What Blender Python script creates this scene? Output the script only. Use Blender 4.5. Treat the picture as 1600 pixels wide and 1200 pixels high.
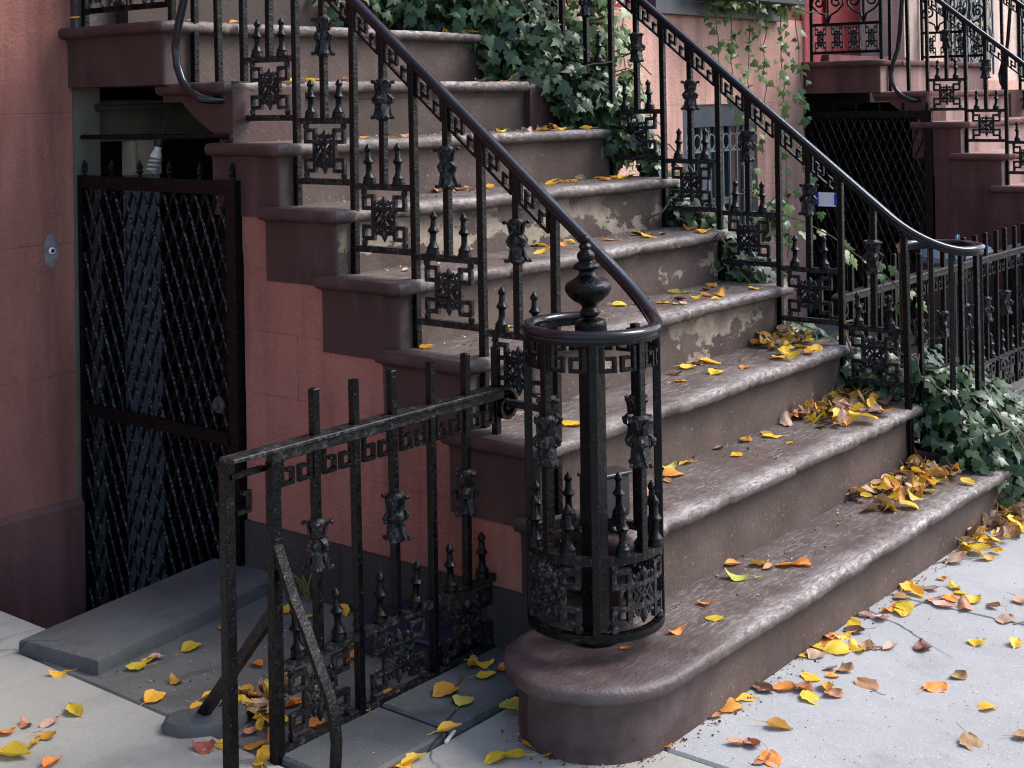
import bpy, math, random
from math import sin, cos, pi, radians, sqrt, atan2
from mathutils import Vector, Matrix, noise
from mathutils.geometry import tessellate_polygon

for o in list(bpy.data.objects):
    bpy.data.objects.remove(o, do_unlink=True)
SC = bpy.context.scene
COL = SC.collection

# ------------------------------------------------------------------ camera
CAM_POS = Vector((-2.7483, -1.6566, 1.445))
YAW, PITCH, ROLL = 0.8907, 0.0065, -0.0166
FPX, CX, CY = 2164.09, 797.73, 143.57
fw = Vector((sin(YAW)*cos(PITCH), cos(YAW)*cos(PITCH), sin(PITCH)))
rt = Vector((cos(YAW), -sin(YAW), 0)); up = rt.cross(fw)
r2 = cos(ROLL)*rt + sin(ROLL)*up; u2 = -sin(ROLL)*rt + cos(ROLL)*up
cd = bpy.data.cameras.new('camera'); cam = bpy.data.objects.new('camera', cd); COL.objects.link(cam)
cd.sensor_width = 36.0; cd.lens = FPX/1600*36.0
cd.shift_x = (800-CX)/1600; cd.shift_y = (CY-600)/1600
cd.clip_start = 0.05; cd.clip_end = 500
cam.matrix_world = Matrix((( r2.x, u2.x, -fw.x, CAM_POS.x), (r2.y, u2.y, -fw.y, CAM_POS.y), (r2.z, u2.z, -fw.z, CAM_POS.z), (0,0,0,1)))
SC.camera = cam
SC.cycles.filter_width = 1.1

# ------------------------------------------------------------------ sky, sun, exposure
SUN_EL, SUN_AZ = radians(47), radians(132)      # azimuth clockwise from +Y
wd = bpy.data.worlds.new('World'); SC.world = wd; wd.use_nodes = True
wn = wd.node_tree.nodes; wl = wd.node_tree.links; wn.clear()
wo = wn.new('ShaderNodeOutputWorld'); bg = wn.new('ShaderNodeBackground'); sk = wn.new('ShaderNodeTexSky')
sk.sky_type = 'NISHITA'; sk.sun_disc = False; sk.sun_elevation = SUN_EL; sk.sun_rotation = SUN_AZ
sk.air_density = 1.0; sk.dust_density = 2.2; sk.ozone_density = 1.0
bg.inputs['Strength'].default_value = 0.115
wl.new(sk.outputs[0], bg.inputs['Color']); wl.new(bg.outputs[0], wo.inputs['Surface'])
sd = bpy.data.lights.new('sun', 'SUN'); sun = bpy.data.objects.new('sun', sd); COL.objects.link(sun)
sd.energy = 1.25; sd.angle = radians(30); sd.color = (1.0, 0.975, 0.945)
sdir = Vector((sin(SUN_AZ)*cos(SUN_EL), cos(SUN_AZ)*cos(SUN_EL), sin(SUN_EL)))
sun.location = sdir*20; sun.rotation_euler = sdir.to_track_quat('Z', 'Y').to_euler()
vs = SC.view_settings
vs.view_transform = 'Standard'; vs.look = 'None'; vs.gamma = 1.0; vs.use_curve_mapping = False
vs.exposure = 1.80

# ------------------------------------------------------------------ materials
class NT:
    def __init__(s, name):
        s.m = bpy.data.materials.new(name); s.m.use_nodes = True
        s.t = s.m.node_tree; s.n = s.t.nodes; s.l = s.t.links
        s.n.clear()
        s.out = s.n.new('ShaderNodeOutputMaterial'); s.b = s.n.new('ShaderNodeBsdfPrincipled')
        s.l.new(s.b.outputs[0], s.out.inputs['Surface'])
        s.tc = s.n.new('ShaderNodeTexCoord'); s.oi = s.n.new('ShaderNodeObjectInfo')
        s.sep = None
    def noise(s, scale, detail=4, stretch=None, rough=.55, world=False, seed=0):
        n = s.n.new('ShaderNodeTexNoise'); n.noise_dimensions = '4D'
        n.inputs['Scale'].default_value = scale; n.inputs['Detail'].default_value = detail
        n.inputs['Roughness'].default_value = rough
        mp = s.n.new('ShaderNodeMapping')
        if stretch: mp.inputs['Scale'].default_value = stretch
        if world:
            g = s.n.new('ShaderNodeNewGeometry'); s.l.new(g.outputs['Position'], mp.inputs['Vector'])
            n.inputs['W'].default_value = seed
        else:
            s.l.new(s.tc.outputs['Object'], mp.inputs['Vector'])
            ad = s.n.new('ShaderNodeMath'); ad.operation = 'MULTIPLY_ADD'
            ad.inputs[1].default_value = 30.0; ad.inputs[2].default_value = seed
            s.l.new(s.oi.outputs['Random'], ad.inputs[0]); s.l.new(ad.outputs[0], n.inputs['W'])
        s.l.new(mp.outputs[0], n.inputs['Vector'])
        return n.outputs['Fac']
    def rng(s, v, lo, hi, a=0., b=1.):
        r = s.n.new('ShaderNodeMapRange'); r.inputs['From Min'].default_value = lo; r.inputs['From Max'].default_value = hi
        r.inputs['To Min'].default_value = a; r.inputs['To Max'].default_value = b
        s.l.new(v, r.inputs['Value']); return r.outputs[0]
    def axis(s, ax, lo, hi, amt=0., scale=10., world=False):
        if world:
            g = s.n.new('ShaderNodeNewGeometry'); src = g.outputs['Position']
        else: src = s.tc.outputs['Object']
        sp = s.n.new('ShaderNodeSeparateXYZ'); s.l.new(src, sp.inputs[0]); v = sp.outputs['XYZ'.index(ax)]
        if amt:
            nz = s.noise(scale, 5, world=world)
            m = s.n.new('ShaderNodeMath'); m.operation = 'MULTIPLY_ADD'; m.inputs[1].default_value = amt
            s.l.new(nz, m.inputs[0]); s.l.new(v, m.inputs[2])
            m2 = s.n.new('ShaderNodeMath'); m2.operation = 'SUBTRACT'; m2.inputs[1].default_value = amt*.5
            s.l.new(m.outputs[0], m2.inputs[0]); v = m2.outputs[0]
        return s.rng(v, lo, hi)
    def mul(s, a, b):
        m = s.n.new('ShaderNodeMath'); m.operation = 'MULTIPLY'
        for i, x in enumerate((a, b)):
            if isinstance(x, (int, float)): m.inputs[i].default_value = x
            else: s.l.new(x, m.inputs[i])
        return m.outputs[0]
    def mix(s, fac, a, b):
        m = s.n.new('ShaderNodeMix'); m.data_type = 'RGBA'
        if isinstance(fac, (int, float)): m.inputs[0].default_value = fac
        else: s.l.new(fac, m.inputs[0])
        for i, x in ((6, a), (7, b)):
            if isinstance(x, tuple): m.inputs[i].default_value = (*x, 1)
            else: s.l.new(x, m.inputs[i])
        return m.outputs[2]
    def color(s, c):
        if isinstance(c, tuple): s.b.inputs['Base Color'].default_value = (*c, 1)
        else: s.l.new(c, s.b.inputs['Base Color'])
    def rough(s, r):
        if isinstance(r, (int, float)): s.b.inputs['Roughness'].default_value = r
        else: s.l.new(r, s.b.inputs['Roughness'])
    def bump(s, pairs):
        prev = None
        for h, st, dist in pairs:
            b = s.n.new('ShaderNodeBump'); b.inputs['Strength'].default_value = st; b.inputs['Distance'].default_value = dist
            s.l.new(h, b.inputs['Height'])
            if prev: s.l.new(prev, b.inputs['Normal'])
            prev = b.outputs[0]
        s.l.new(prev, s.b.inputs['Normal'])
    def spec(s, v): s.b.inputs['Specular IOR Level'].default_value = v

def m_iron():
    t = NT('black_iron_paint')
    c = t.mix(t.rng(t.noise(9, 5), .52, .72), (.0014, .0015, .0022), (.004, .0038, .0042))
    c = t.mix(t.rng(t.noise(150, 4, rough=.7), .60, .71), c, (.050, .054, .064))
    c = t.mix(t.mul(t.rng(t.noise(16, 6, seed=4), .64, .69), .6), c, (.020, .011, .008))
    t.color(c); t.rough(t.rng(t.noise(30, 4), .3, .7, .18, .36)); t.spec(.18)
    t.bump([(t.noise(170, 3), .5, .004), (t.noise(38, 4), .5, .008)]); return t.m
def m_iron_dusty():
    t = NT('dusty_black_iron')
    c = t.mix(t.rng(t.noise(12, 5), .45, .7), (.004, .004, .005), (.014, .012, .011))
    c = t.mix(t.rng(t.noise(90, 5, rough=.7), .50, .66), c, (.058, .060, .066))
    c = t.mix(t.mul(t.rng(t.noise(16, 6, seed=4), .60, .68), .6), c, (.035, .018, .011))
    t.color(c); t.rough(.45); t.spec(.2)
    t.bump([(t.noise(170, 3), .5, .004), (t.noise(38, 4), .5, .008)]); return t.m
def m_lattice():
    t = NT('pale_flecked_lattice')  # pale flecks on near-black, for one diagonal set of gate bars
    c = t.mix(t.rng(t.noise(120, 4, rough=.7), .50, .64), (.004, .005, .008), (.15, .15, .16))
    t.color(c); t.rough(.4); t.spec(.3); return t.m
def m_handrail():
    t = NT('glossy_black_handrail')
    c = t.mix(t.rng(t.noise(20, 5), .5, .75), (.005, .006, .009), (.012, .013, .016))
    t.color(c); t.rough(t.rng(t.noise(14, 5), .3, .7, .10, .26)); t.spec(.38)
    t.bump([(t.noise(60, 3), .22, .003)]); return t.m
def m_stucco(name, base, dark, light, bot=None):
    t = NT(name)
    c = t.mix(t.rng(t.noise(2.2, 7, world=True, rough=.65), .38, .66), base, dark)
    c = t.mix(t.mul(t.rng(t.noise(1.1, 8, (4.5, 4.5, .5), world=True, rough=.65, seed=5), .44, .62), .9), c, tuple(x*.62 for x in dark))
    c = t.mix(t.mul(t.rng(t.noise(70, 5, (1, 1, 1.8), world=True, rough=.7, seed=2), .55, .70), .5), c, light)
    c = t.mix(t.mul(t.rng(t.noise(40, 6, (1, 1, 1.5), world=True, rough=.7, seed=8), .60, .68), .7), c, tuple(x*.40 for x in base))
    t.color(c); t.rough(.85); t.spec(.22)
    t.bump([(t.noise(11, 5, world=True), .3, .02), (t.noise(60, 6, (1, 1, 1.3), world=True, rough=.75), .85, .012), (t.noise(330, 2, world=True), .35, .002)]); return t.m
def m_side():
    t = NT('brown_side_paint')
    c = t.mix(t.rng(t.noise(5, 5), .4, .65), (.052, .024, .022), (.033, .017, .017))
    c = t.mix(t.mul(t.rng(t.noise(3, 6, (4, 4, .8)), .5, .7), .5), c, (.085, .048, .048))
    t.color(c); t.rough(t.rng(t.noise(12, 4), .3, .7, .5, .75)); t.spec(.35)
    t.bump([(t.noise(70, 4), .4, .004), (t.noise(12, 4), .3, .01)]); return t.m
def m_tread():
    t = NT('worn_stone_tread')
    c = t.mix(t.rng(t.noise(4, 8, (1, 2.2, 1), rough=.68), .38, .62), (.047, .031, .026), (.105, .082, .073))
    c = t.mix(t.rng(t.noise(30, 8, (.8, 3.2, 1), rough=.75, seed=3), .50, .62), c, (.190, .164, .150))
    c = t.mix(t.mul(t.rng(t.noise(3.0, 8, rough=.7, seed=6), .50, .58), .8), c, (.058, .032, .026))
    edge = t.axis('Y', .075, .0, .10, 12)
    edge = t.mul(t.mul(edge, t.axis('X', .02, .30, .25, 5)), t.rng(t.noise(2.6, 5, rough=.65, seed=17), .38, .58, .15, 1))
    c = t.mix(t.mul(edge, t.rng(t.noise(70, 8, (.45, 1.6, 1), rough=.8), .42, .62, .12, .95)), c, (.50, .48, .475))
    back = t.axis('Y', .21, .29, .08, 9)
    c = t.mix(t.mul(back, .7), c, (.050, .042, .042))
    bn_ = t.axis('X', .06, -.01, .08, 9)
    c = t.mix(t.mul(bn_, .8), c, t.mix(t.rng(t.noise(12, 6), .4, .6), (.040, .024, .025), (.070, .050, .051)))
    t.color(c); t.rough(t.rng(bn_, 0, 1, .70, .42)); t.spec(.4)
    t.bump([(t.noise(34, 7, (.8, 2.5, 1), rough=.7), .75, .007), (t.noise(200, 3), .4, .002)]); return t.m
def m_nose():
    t = NT('worn_stone_nosing')
    c = t.mix(t.rng(t.noise(9, 8, (1, 1, 3), rough=.7), .42, .58), (.048, .031, .027), (.100, .074, .068))
    top = t.axis('Z', -.022, -.002, .024, 14)
    top = t.mul(t.mul(top, t.rng(t.axis('X', -.02, .30, .25, 5), 0, 1, .25, 1)), t.rng(t.noise(2.6, 5, rough=.65, seed=17), .38, .58, .12, 1))
    c = t.mix(t.mul(top, t.rng(t.noise(75, 8, (.5, 1, 1), rough=.8), .44, .60, .05, .95)), c, (.46, .435, .425))
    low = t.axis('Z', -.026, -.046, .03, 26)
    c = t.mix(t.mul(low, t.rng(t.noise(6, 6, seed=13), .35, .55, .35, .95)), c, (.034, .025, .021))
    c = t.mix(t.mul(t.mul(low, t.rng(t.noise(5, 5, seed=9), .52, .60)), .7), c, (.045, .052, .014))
    bn_ = t.axis('X', .06, -.01, .08, 9)
    c = t.mix(t.mul(bn_, .8), c, t.mix(t.rng(t.noise(12, 6), .4, .6), (.040, .024, .025), (.070, .050, .051)))
    t.color(c); t.rough(t.rng(bn_, 0, 1, .66, .36)); t.spec(.45)
    t.bump([(t.noise(50, 7, rough=.7), .8, .007), (t.noise(220, 3), .4, .002)]); return t.m
def m_riser(name, thr, drip=True):
    t = NT(name)
    c = t.mix(t.rng(t.noise(6, 7, rough=.65), .38, .62), (.050, .032, .026), (.086, .060, .051))
    c = t.mix(t.mul(t.rng(t.noise(2.6, 7, (3, 1, .9), rough=.65, seed=4), .48, .64), .4), c, (.068, .048, .048))
    c = t.mix(t.mul(t.rng(t.noise(110, 4, seed=2), .64, .70), .6), c, (.33, .29, .25))
    peel = t.rng(t.noise(2.7, 11, (1, 1, 1.7), rough=.66, seed=11), thr, thr+.010)
    pc = t.mix(t.rng(t.noise(14, 6, rough=.65), .38, .62), (.285, .235, .175), (.17, .138, .112))
    c = t.mix(peel, c, pc)
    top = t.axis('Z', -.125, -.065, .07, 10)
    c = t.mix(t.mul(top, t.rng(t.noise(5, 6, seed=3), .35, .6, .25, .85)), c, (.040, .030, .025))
    bn_ = t.axis('X', .06, -.01, .08, 9)
    c = t.mix(t.mul(bn_, .8), c, t.mix(t.rng(t.noise(12, 6), .4, .6), (.040, .024, .025), (.070, .050, .051)))
    t.color(c); t.rough(.75); t.spec(.3)
    t.bump([(t.noise(60, 7, rough=.65), .55, .005), (peel, .6, -.005), (t.noise(190, 3), .35, .002)]); return t.m
def m_concrete(name, a, b_, speck, crack=None, sc=1.0):
    t = NT(name)
    c = t.mix(t.rng(t.noise(1.6*sc, 7, world=True), .36, .64), a, b_)
    c = t.mix(t.mul(t.rng(t.noise(4.5*sc, 6, world=True, seed=3), .54, .68), .5), c, tuple(x*.62 for x in a))
    c = t.mix(t.rng(t.noise(240, 2, world=True, seed=1), .63, .72), c, speck)
    c = t.mix(t.mul(t.rng(t.noise(130, 3, world=True, seed=7), .64, .72), .6), c, tuple(x*.5 for x in a))
    c = t.mix(t.mul(t.rng(t.noise(9, 3, world=True, seed=21), .70, .715), .7), c, tuple(x*.42 for x in a))
    c = t.mix(t.mul(t.rng(t.noise(.9*sc, 8, world=True, rough=.7, seed=31), .50, .64), .45), c, tuple(x*.5 for x in a))
    g = t.n.new('ShaderNodeNewGeometry'); vo = t.n.new('ShaderNodeTexVoronoi'); vo.feature = 'DISTANCE_TO_EDGE'; vo.inputs['Scale'].default_value = .8
    wp = t.n.new('ShaderNodeTexNoise'); wp.inputs['Scale'].default_value = 3.0; wp.inputs['Detail'].default_value = 6
    t.l.new(g.outputs['Position'], wp.inputs['Vector'])
    vm = t.n.new('ShaderNodeVectorMath'); vm.operation = 'MULTIPLY_ADD'; vm.inputs[1].default_value = (.28, .28, 0); t.l.new(wp.outputs['Color'], vm.inputs[0]); t.l.new(g.outputs['Position'], vm.inputs[2]); t.l.new(vm.outputs[0], vo.inputs['Vector'])
    ck = t.mul(t.rng(vo.outputs['Distance'], .0035, .0012), t.rng(t.noise(.7, 3, world=True, seed=14), .50, .54))
    c = t.mix(t.mul(ck, .85), c, tuple(x*.22 for x in a))
    t.color(c); t.rough(.82); t.spec(.3)
    t.bump([(t.noise(120, 4, world=True), .45, .003), (t.noise(20, 5, world=True), .35, .006), (ck, .5, -.004)]); return t.m
def m_plain(name, col, rough=.6, var=.25, sc=14, bmp=.2, spec=.4, metal=0.):
    t = NT(name)
    c = t.mix(t.rng(t.noise(sc, 5), .35, .65), col, tuple(max(0, x*(1-var)) for x in col))
    t.color(c); t.rough(rough); t.spec(spec); t.b.inputs['Metallic'].default_value = metal
    t.bump([(t.noise(sc*6, 4), bmp, .003)]); return t.m
def m_leaf(name, a, b_, c_, trans=.25, rough=.5):
    t = NT(name)
    c = t.mix(t.rng(t.noise(30, 4), .36, .64), a, b_)
    c = t.mix(t.mul(t.rng(t.noise(14, 6, rough=.7, seed=5), .54, .66), .8), c, c_)
    c = t.mix(t.mul(t.rng(t.noise(60, 4, seed=7), .62, .68), .8), c, tuple(x*.3 for x in c_))
    hs = t.n.new('ShaderNodeHueSaturation'); t.l.new(c, hs.inputs['Color'])
    t.l.new(t.rng(t.oi.outputs['Random'], 0, 1, .482, .518), hs.inputs['Hue'])
    t.l.new(t.rng(t.oi.outputs['Random'], 0, 1, 1.2, .75), hs.inputs['Value'])
    t.color(hs.outputs[0]); t.rough(rough); t.spec(.35)
    tr = t.n.new('ShaderNodeBsdfTranslucent'); t.l.new(hs.outputs[0], tr.inputs[0])
    mx = t.n.new('ShaderNodeMixShader'); mx.inputs[0].default_value = trans
    t.l.new(t.b.outputs[0], mx.inputs[1]); t.l.new(tr.outputs[0], mx.inputs[2]); t.l.new(mx.outputs[0], t.out.inputs['Surface'])
    t.bump([(t.noise(60, 3), .3, .003)]); return t.m
def m_ivy(name, a, b_):
    t = NT(name)
    sp = t.n.new('ShaderNodeAttribute'); sp.attribute_name = 'tint'
    ad = t.n.new('ShaderNodeMath'); ad.operation = 'ADD'; t.l.new(sp.outputs['Fac'], ad.inputs[0]); t.l.new(t.oi.outputs['Random'], ad.inputs[1])
    fr = t.n.new('ShaderNodeMath'); fr.operation = 'FRACT'; t.l.new(ad.outputs[0], fr.inputs[0])
    c = t.mix(fr.outputs[0], a, b_)
    c = t.mix(t.mul(t.rng(t.noise(60, 3), .5, .7), .3), c, (.07, .11, .05))
    t.color(c); t.rough(t.rng(t.oi.outputs['Random'], 0, 1, .32, .5)); t.spec(.42)
    tr = t.n.new('ShaderNodeBsdfTranslucent'); t.l.new(c, tr.inputs[0])
    mx = t.n.new('ShaderNodeMixShader'); mx.inputs[0].default_value = .18
    t.l.new(t.b.outputs[0], mx.inputs[1]); t.l.new(tr.outputs[0], mx.inputs[2]); t.l.new(mx.outputs[0], t.out.inputs['Surface'])
    return t.m
MAT = dict(
    iron=m_iron(), irond=m_iron_dusty(), rail=m_handrail(), lattice=m_lattice(),
    pink=m_stucco('pink_stucco', (.375, .155, .123), (.275, .112, .090), (.45, .235, .195)),
    pinkb=m_stucco('lit_pink_stucco', (.60, .35, .285), (.51, .285, .23), (.64, .40, .34)),  # pink stucco with the far wall's brighter light put into its colour
    base=m_stucco('brown_wall_base', (.195, .090, .080), (.14, .066, .060), (.27, .16, .15)),
    plinth=m_stucco('dark_grey_plinth', (.062, .056, .052), (.040, .036, .034), (.11, .10, .09)),
    red=m_stucco('red_upper_wall', (.30, .055, .062), (.24, .045, .052), (.38, .10, .11)),
    cream=m_stucco('cream_wall', (.66, .50, .42), (.56, .40, .34), (.74, .60, .52)),
    brownstone=m_stucco('brownstone_blocks', (.145, .062, .055), (.092, .042, .040), (.22, .115, .10)),
    side=m_side(), tread=m_tread(), nose=m_nose(),
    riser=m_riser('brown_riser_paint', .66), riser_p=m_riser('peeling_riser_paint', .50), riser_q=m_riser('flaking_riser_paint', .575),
    treadb=m_stucco('weathered_pink_stone', (.36, .235, .21), (.28, .175, .158), (.43, .31, .29)),
    walk=m_concrete('sidewalk_concrete', (.255, .258, .262), (.315, .318, .322), (.52, .52, .53)),
    walkl=m_concrete('yard_concrete', (.265, .265, .232), (.335, .332, .30), (.46, .46, .43)),
    blue=m_concrete('bluestone', (.062, .066, .065), (.092, .096, .094), (.23, .24, .24), sc=2),
    court=m_concrete('court_concrete', (.100, .104, .097), (.145, .148, .138), (.29, .29, .28), sc=1.6),
    soil=m_plain('dirt', (.045, .036, .028), .95, .6, 30, .8),
    asphalt=m_plain('asphalt', (.05, .05, .052), .9, .4, 40, .5),
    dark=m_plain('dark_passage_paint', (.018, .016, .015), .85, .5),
    jamb=m_plain('grey_green_jamb', (.135, .125, .10), .8, .4, 8, .4),
    wood=m_plain('pale_wood_stile', (.62, .50, .36), .6, .35, 10),
    glassy=m_plain('pale_blue_door_panel', (.20, .22, .27), .35, .25, 5, .05),
    steelpatch=m_plain('scraped_grey_patch', (.20, .19, .20), .7, .5, 30, .5),
    steel=m_plain('grey_steel_pipe', (.05, .048, .045), .5, .4),
    white=m_plain('white_plastic', (.75, .74, .70), .4, .1),
    bulb=m_plain('frosted_bulb_glass', (.50, .48, .43), .3, .12, 10, .02),
    tape=m_plain('blue_tape', (.01, .03, .55), .5, .1), paper=m_plain('white_paper', (.92, .92, .94), .7, .06),
    binlid=m_plain('pale_blue_bin_plastic', (.10, .17, .23), .22, .2, 6, .05, .5), binbody=m_plain('dark_bin_plastic', (.02, .022, .025), .4, .3),
    bluebox=m_plain('dark_blue_plastic', (.012, .022, .060), .4, .2),
    winframe=m_plain('slate_window_paint', (.045, .052, .065), .45, .3), sash=m_plain('grey_sash_paint', (.13, .15, .17), .45, .2),
    stone=m_plain('grey_footing_stone', (.115, .115, .12), .85, .4, 16, .6),
    twig=m_plain('dry_twig', (.16, .12, .08), .8, .4), stem=m_plain('ivy_stem', (.13, .10, .055), .8, .4), moss=m_plain('dry_weed', (.20, .16, .04), .8, .5),
    terracotta=m_plain('grey_planter', (.028, .03, .034), .6, .3),
    door=m_plain('dark_door_paint', (.030, .020, .022), .4, .3), reddoor=m_plain('crimson_door_paint', (.12, .009, .013), .35, .15),
    lf_y=m_leaf('yellow_leaf', (.72, .43, .035), (.78, .52, .05), (.52, .25, .02)),
    lf_o=m_leaf('orange_leaf', (.60, .235, .04), (.70, .32, .05), (.34, .13, .03)),
    lf_b=m_leaf('tan_leaf', (.34, .17, .085), (.46, .26, .13), (.17, .08, .04), .12),
    lf_p=m_leaf('pinkish_leaf', (.46, .26, .19), (.56, .37, .28), (.26, .12, .09), .12),
    lf_d=m_leaf('dark_leaf', (.10, .045, .03), (.17, .08, .045), (.04, .02, .015), .05),
    lf_g=m_leaf('green_yellow_leaf', (.52, .46, .075), (.60, .55, .12), (.34, .32, .05)),
    lf_r=m_leaf('russet_leaf', (.30, .075, .05), (.40, .12, .07), (.16, .04, .03), .12),
    ivy=m_ivy('ivy_leaf', (.010, .030, .009), (.038, .080, .024)), ivyb=m_ivy('light_ivy_leaf', (.045, .10, .022), (.14, .21, .065)),
)
try:
    g = MAT['glass'] = bpy.data.materials.new('window_glass'); g.use_nodes = True
    b = g.node_tree.nodes['Principled BSDF']; b.inputs['Base Color'].default_value = (.02, .025, .03, 1); b.inputs['Roughness'].default_value = .06
except Exception: pass

# ------------------------------------------------------------------ mesh helpers
class MB:
    def __init__(s): s.v = []; s.f = []; s.mi = []
    def add(s, vs, fs, m=0):
        o = len(s.v); s.v += [tuple(p) for p in vs]; s.f += [tuple(i+o for i in f) for f in fs]; s.mi += [m]*len(fs); return s
    def box(s, x0, x1, y0, y1, z0, z1, m=0, bev=0.):
        if bev <= 0:
            v = [(x, y, z) for z in (z0, z1) for y in (y0, y1) for x in (x0, x1)]
            return s.add(v, [(0, 2, 3, 1), (4, 5, 7, 6), (0, 1, 5, 4), (2, 6, 7, 3), (0, 4, 6, 2), (1, 3, 7, 5)], m)
        b = bev; v = []; loops = []
        def ring(z, i):
            a, c, d, e = x0+i, x1-i, y0+i, y1-i; o = len(v)
            k = b if i == 0 else b*.4
            v.extend([(a+k, d, z), (c-k, d, z), (c, d+k, z), (c, e-k, z), (c-k, e, z), (a+k, e, z), (a, e-k, z), (a, d+k, z)]); return list(range(o, o+8))
        R = [ring(z0, b), ring(z0+b, 0), ring(z1-b, 0), ring(z1, b)]; f = [tuple(reversed(R[0])), tuple(R[3])]
        for a_, b_ in zip(R, R[1:]):
            for i in range(8): j = (i+1) % 8; f.append((a_[i], a_[j], b_[j], b_[i]))
        return s.add(v, f, m)
    def bar(s, p, q, w, d=None, m=0, upv=(0, 0, 1)):
        p = Vector(p); q = Vector(q); t = (q-p).normalized(); u = Vector(upv)
        if abs(t.dot(u)) > .95: u = Vector((1, 0, 0)) if abs(t.x) < .9 else Vector((0, 1, 0))
        a = t.cross(u).normalized(); b = a.cross(t); d = d or w
        v = []
        for c in (p, q):
            for i, j in ((-1, -1), (1, -1), (1, 1), (-1, 1)): v.append(c+a*(i*d/2)+b*(j*w/2))
        return s.add(v, [(3, 2, 1, 0), (4, 5, 6, 7), (0, 1, 5, 4), (1, 2, 6, 5), (2, 3, 7, 6), (3, 0, 4, 7)], m)
    def tube(s, path, r, n=8, m=0, closed=False, caps=True, prof=None, upv=None):
        P = [Vector(p) for p in path]; N = len(P); v = []; f = []
        ref = Vector(upv) if upv else None; prev = None
        for i, p in enumerate(P):
            if closed: t = (P[(i+1) % N]-P[i-1])
            else: t = P[min(i+1, N-1)]-P[max(i-1, 0)]
            t.normalize()
            if ref is not None: a = t.cross(ref)
            elif prev is None: a = t.cross(Vector((0, 0, 1)) if abs(t.z) < .9 else Vector((1, 0, 0)))
            else: a = prev - t*prev.dot(t)
            if a.length < 1e-6: a = Vector((1, 0, 0))
            a.normalize(); prev = a; b = a.cross(t)
            rr = r(i/(N-1)) if callable(r) else r
            if prof:
                for (x, y) in prof: v.append(p+a*x*rr+b*y*rr)
            else:
                for k in range(n): th = 2*pi*k/n; v.append(p+a*cos(th)*rr+b*sin(th)*rr)
        n = len(prof) if prof else n
        for i in range(N if closed else N-1):
            j = (i+1) % N
            for k in range(n): k2 = (k+1) % n; f.append((i*n+k, i*n+k2, j*n+k2, j*n+k))
        if caps and not closed: f.append(tuple(reversed(range(n)))); f.append(tuple((N-1)*n+k for k in range(n)))
        return s.add(v, f, m)
    def lathe(s, prof, n=12, c=(0, 0, 0), m=0, fn=None, rot=0.):
        v = []; f = []; L = len(prof)
        for (r, z) in prof:
            for k in range(n):
                th = 2*pi*k/n+rot; rr = fn(r, z, th) if fn else r
                v.append((c[0]+rr*cos(th), c[1]+rr*sin(th), c[2]+z))
        for i in range(L-1):
            for k in range(n): k2 = (k+1) % n; f.append((i*n+k, i*n+k2, (i+1)*n+k2, (i+1)*n+k))
        f.append(tuple(reversed(range(n)))); f.append(tuple((L-1)*n+k for k in range(n)))
        return s.add(v, f, m)
    def prism(s, poly, d0, d1, plane='xz', m=0, inset=0.):
        n = len(poly)
        def P(a, b, d): return {'xz': (a, d, b), 'xy': (a, b, d), 'yz': (d, a, b)}[plane]
        v = [P(a, b, d0) for a, b in poly]+[P(a, b, d1) for a, b in poly]; f = []
        tri = tessellate_polygon([[Vector((a, b, 0)) for a, b in poly]])
        for t in tri: f.append(tuple(t)); f.append(tuple(i+n for i in reversed(t)))
        for i in range(n): j = (i+1) % n; f.append((i, i+n, j+n, j))
        return s.add(v, f, m)
    def map(s, fn, start=0): s.v[start:] = [tuple(fn(*p)) for p in s.v[start:]]; return s
    def mesh(s, name, mats, smooth=38):
        me = bpy.data.meshes.new(name); me.from_pydata(s.v, [], s.f)
        mats = mats if isinstance(mats, (list, tuple)) else [mats]
        for m in mats: me.materials.append(MAT[m] if isinstance(m, str) else m)
        me.polygons.foreach_set('material_index', s.mi)
        me.validate(); 
        import bmesh
        bm = bmesh.new(); bm.from_mesh(me); bmesh.ops.recalc_face_normals(bm, faces=bm.faces); bm.to_mesh(me); bm.free()
        if smooth:
            me.polygons.foreach_set('use_smooth', [True]*len(me.polygons)); me.set_sharp_from_angle(angle=radians(smooth))
        me.update(); return me
    def obj(s, name, mats, parent=None, loc=(0, 0, 0), rotz=0., smooth=38):
        return put(name, s.mesh(name, mats, smooth), parent, loc, rotz)
def put(name, me, parent=None, loc=(0, 0, 0), rotz=0., rot=None, scale=None):
    o = bpy.data.objects.new(name, me); COL.objects.link(o); o.parent = parent
    o.location = loc; o.rotation_euler = rot if rot else (0, 0, rotz)
    if scale: o.scale = scale if isinstance(scale, tuple) else (scale,)*3
    return o
def tag(o, label, cat, group=None):
    o['label'] = label; o['category'] = cat
    if group: o['group'] = group
    return o
def thing(name, label, cat, loc=(0, 0, 0), rotz=0., group=None):
    o = bpy.data.objects.new(name, None); COL.objects.link(o); o.location = loc; o.rotation_euler = (0, 0, rotz); o.empty_display_size = .1
    return tag(o, label, cat, group)
def structure(o): o['kind'] = 'structure'; return o
def copy_tree(o, parent=None):
    c = o.copy(); COL.objects.link(c); c.parent = parent
    for ch in list(o.children): copy_tree(ch, c)
    return c
def nz(x, y=0., z=0.): return noise.noise(Vector((x, y, z)))
# ------------------------------------------------------------------ dimensions (metres)
R_, T_, W_ = .19, .2425, 1.86           # riser, run, width between nosing ends
def tread_z(k): return .174 if k == 1 else (1.72 if k == 9 else k*R_)
def nose_y(k): return (k-1)*T_
FY = 2.50                                # house front
ND, NZ = 5.42, -.055                     # next house along: offset of its stoop

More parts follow.
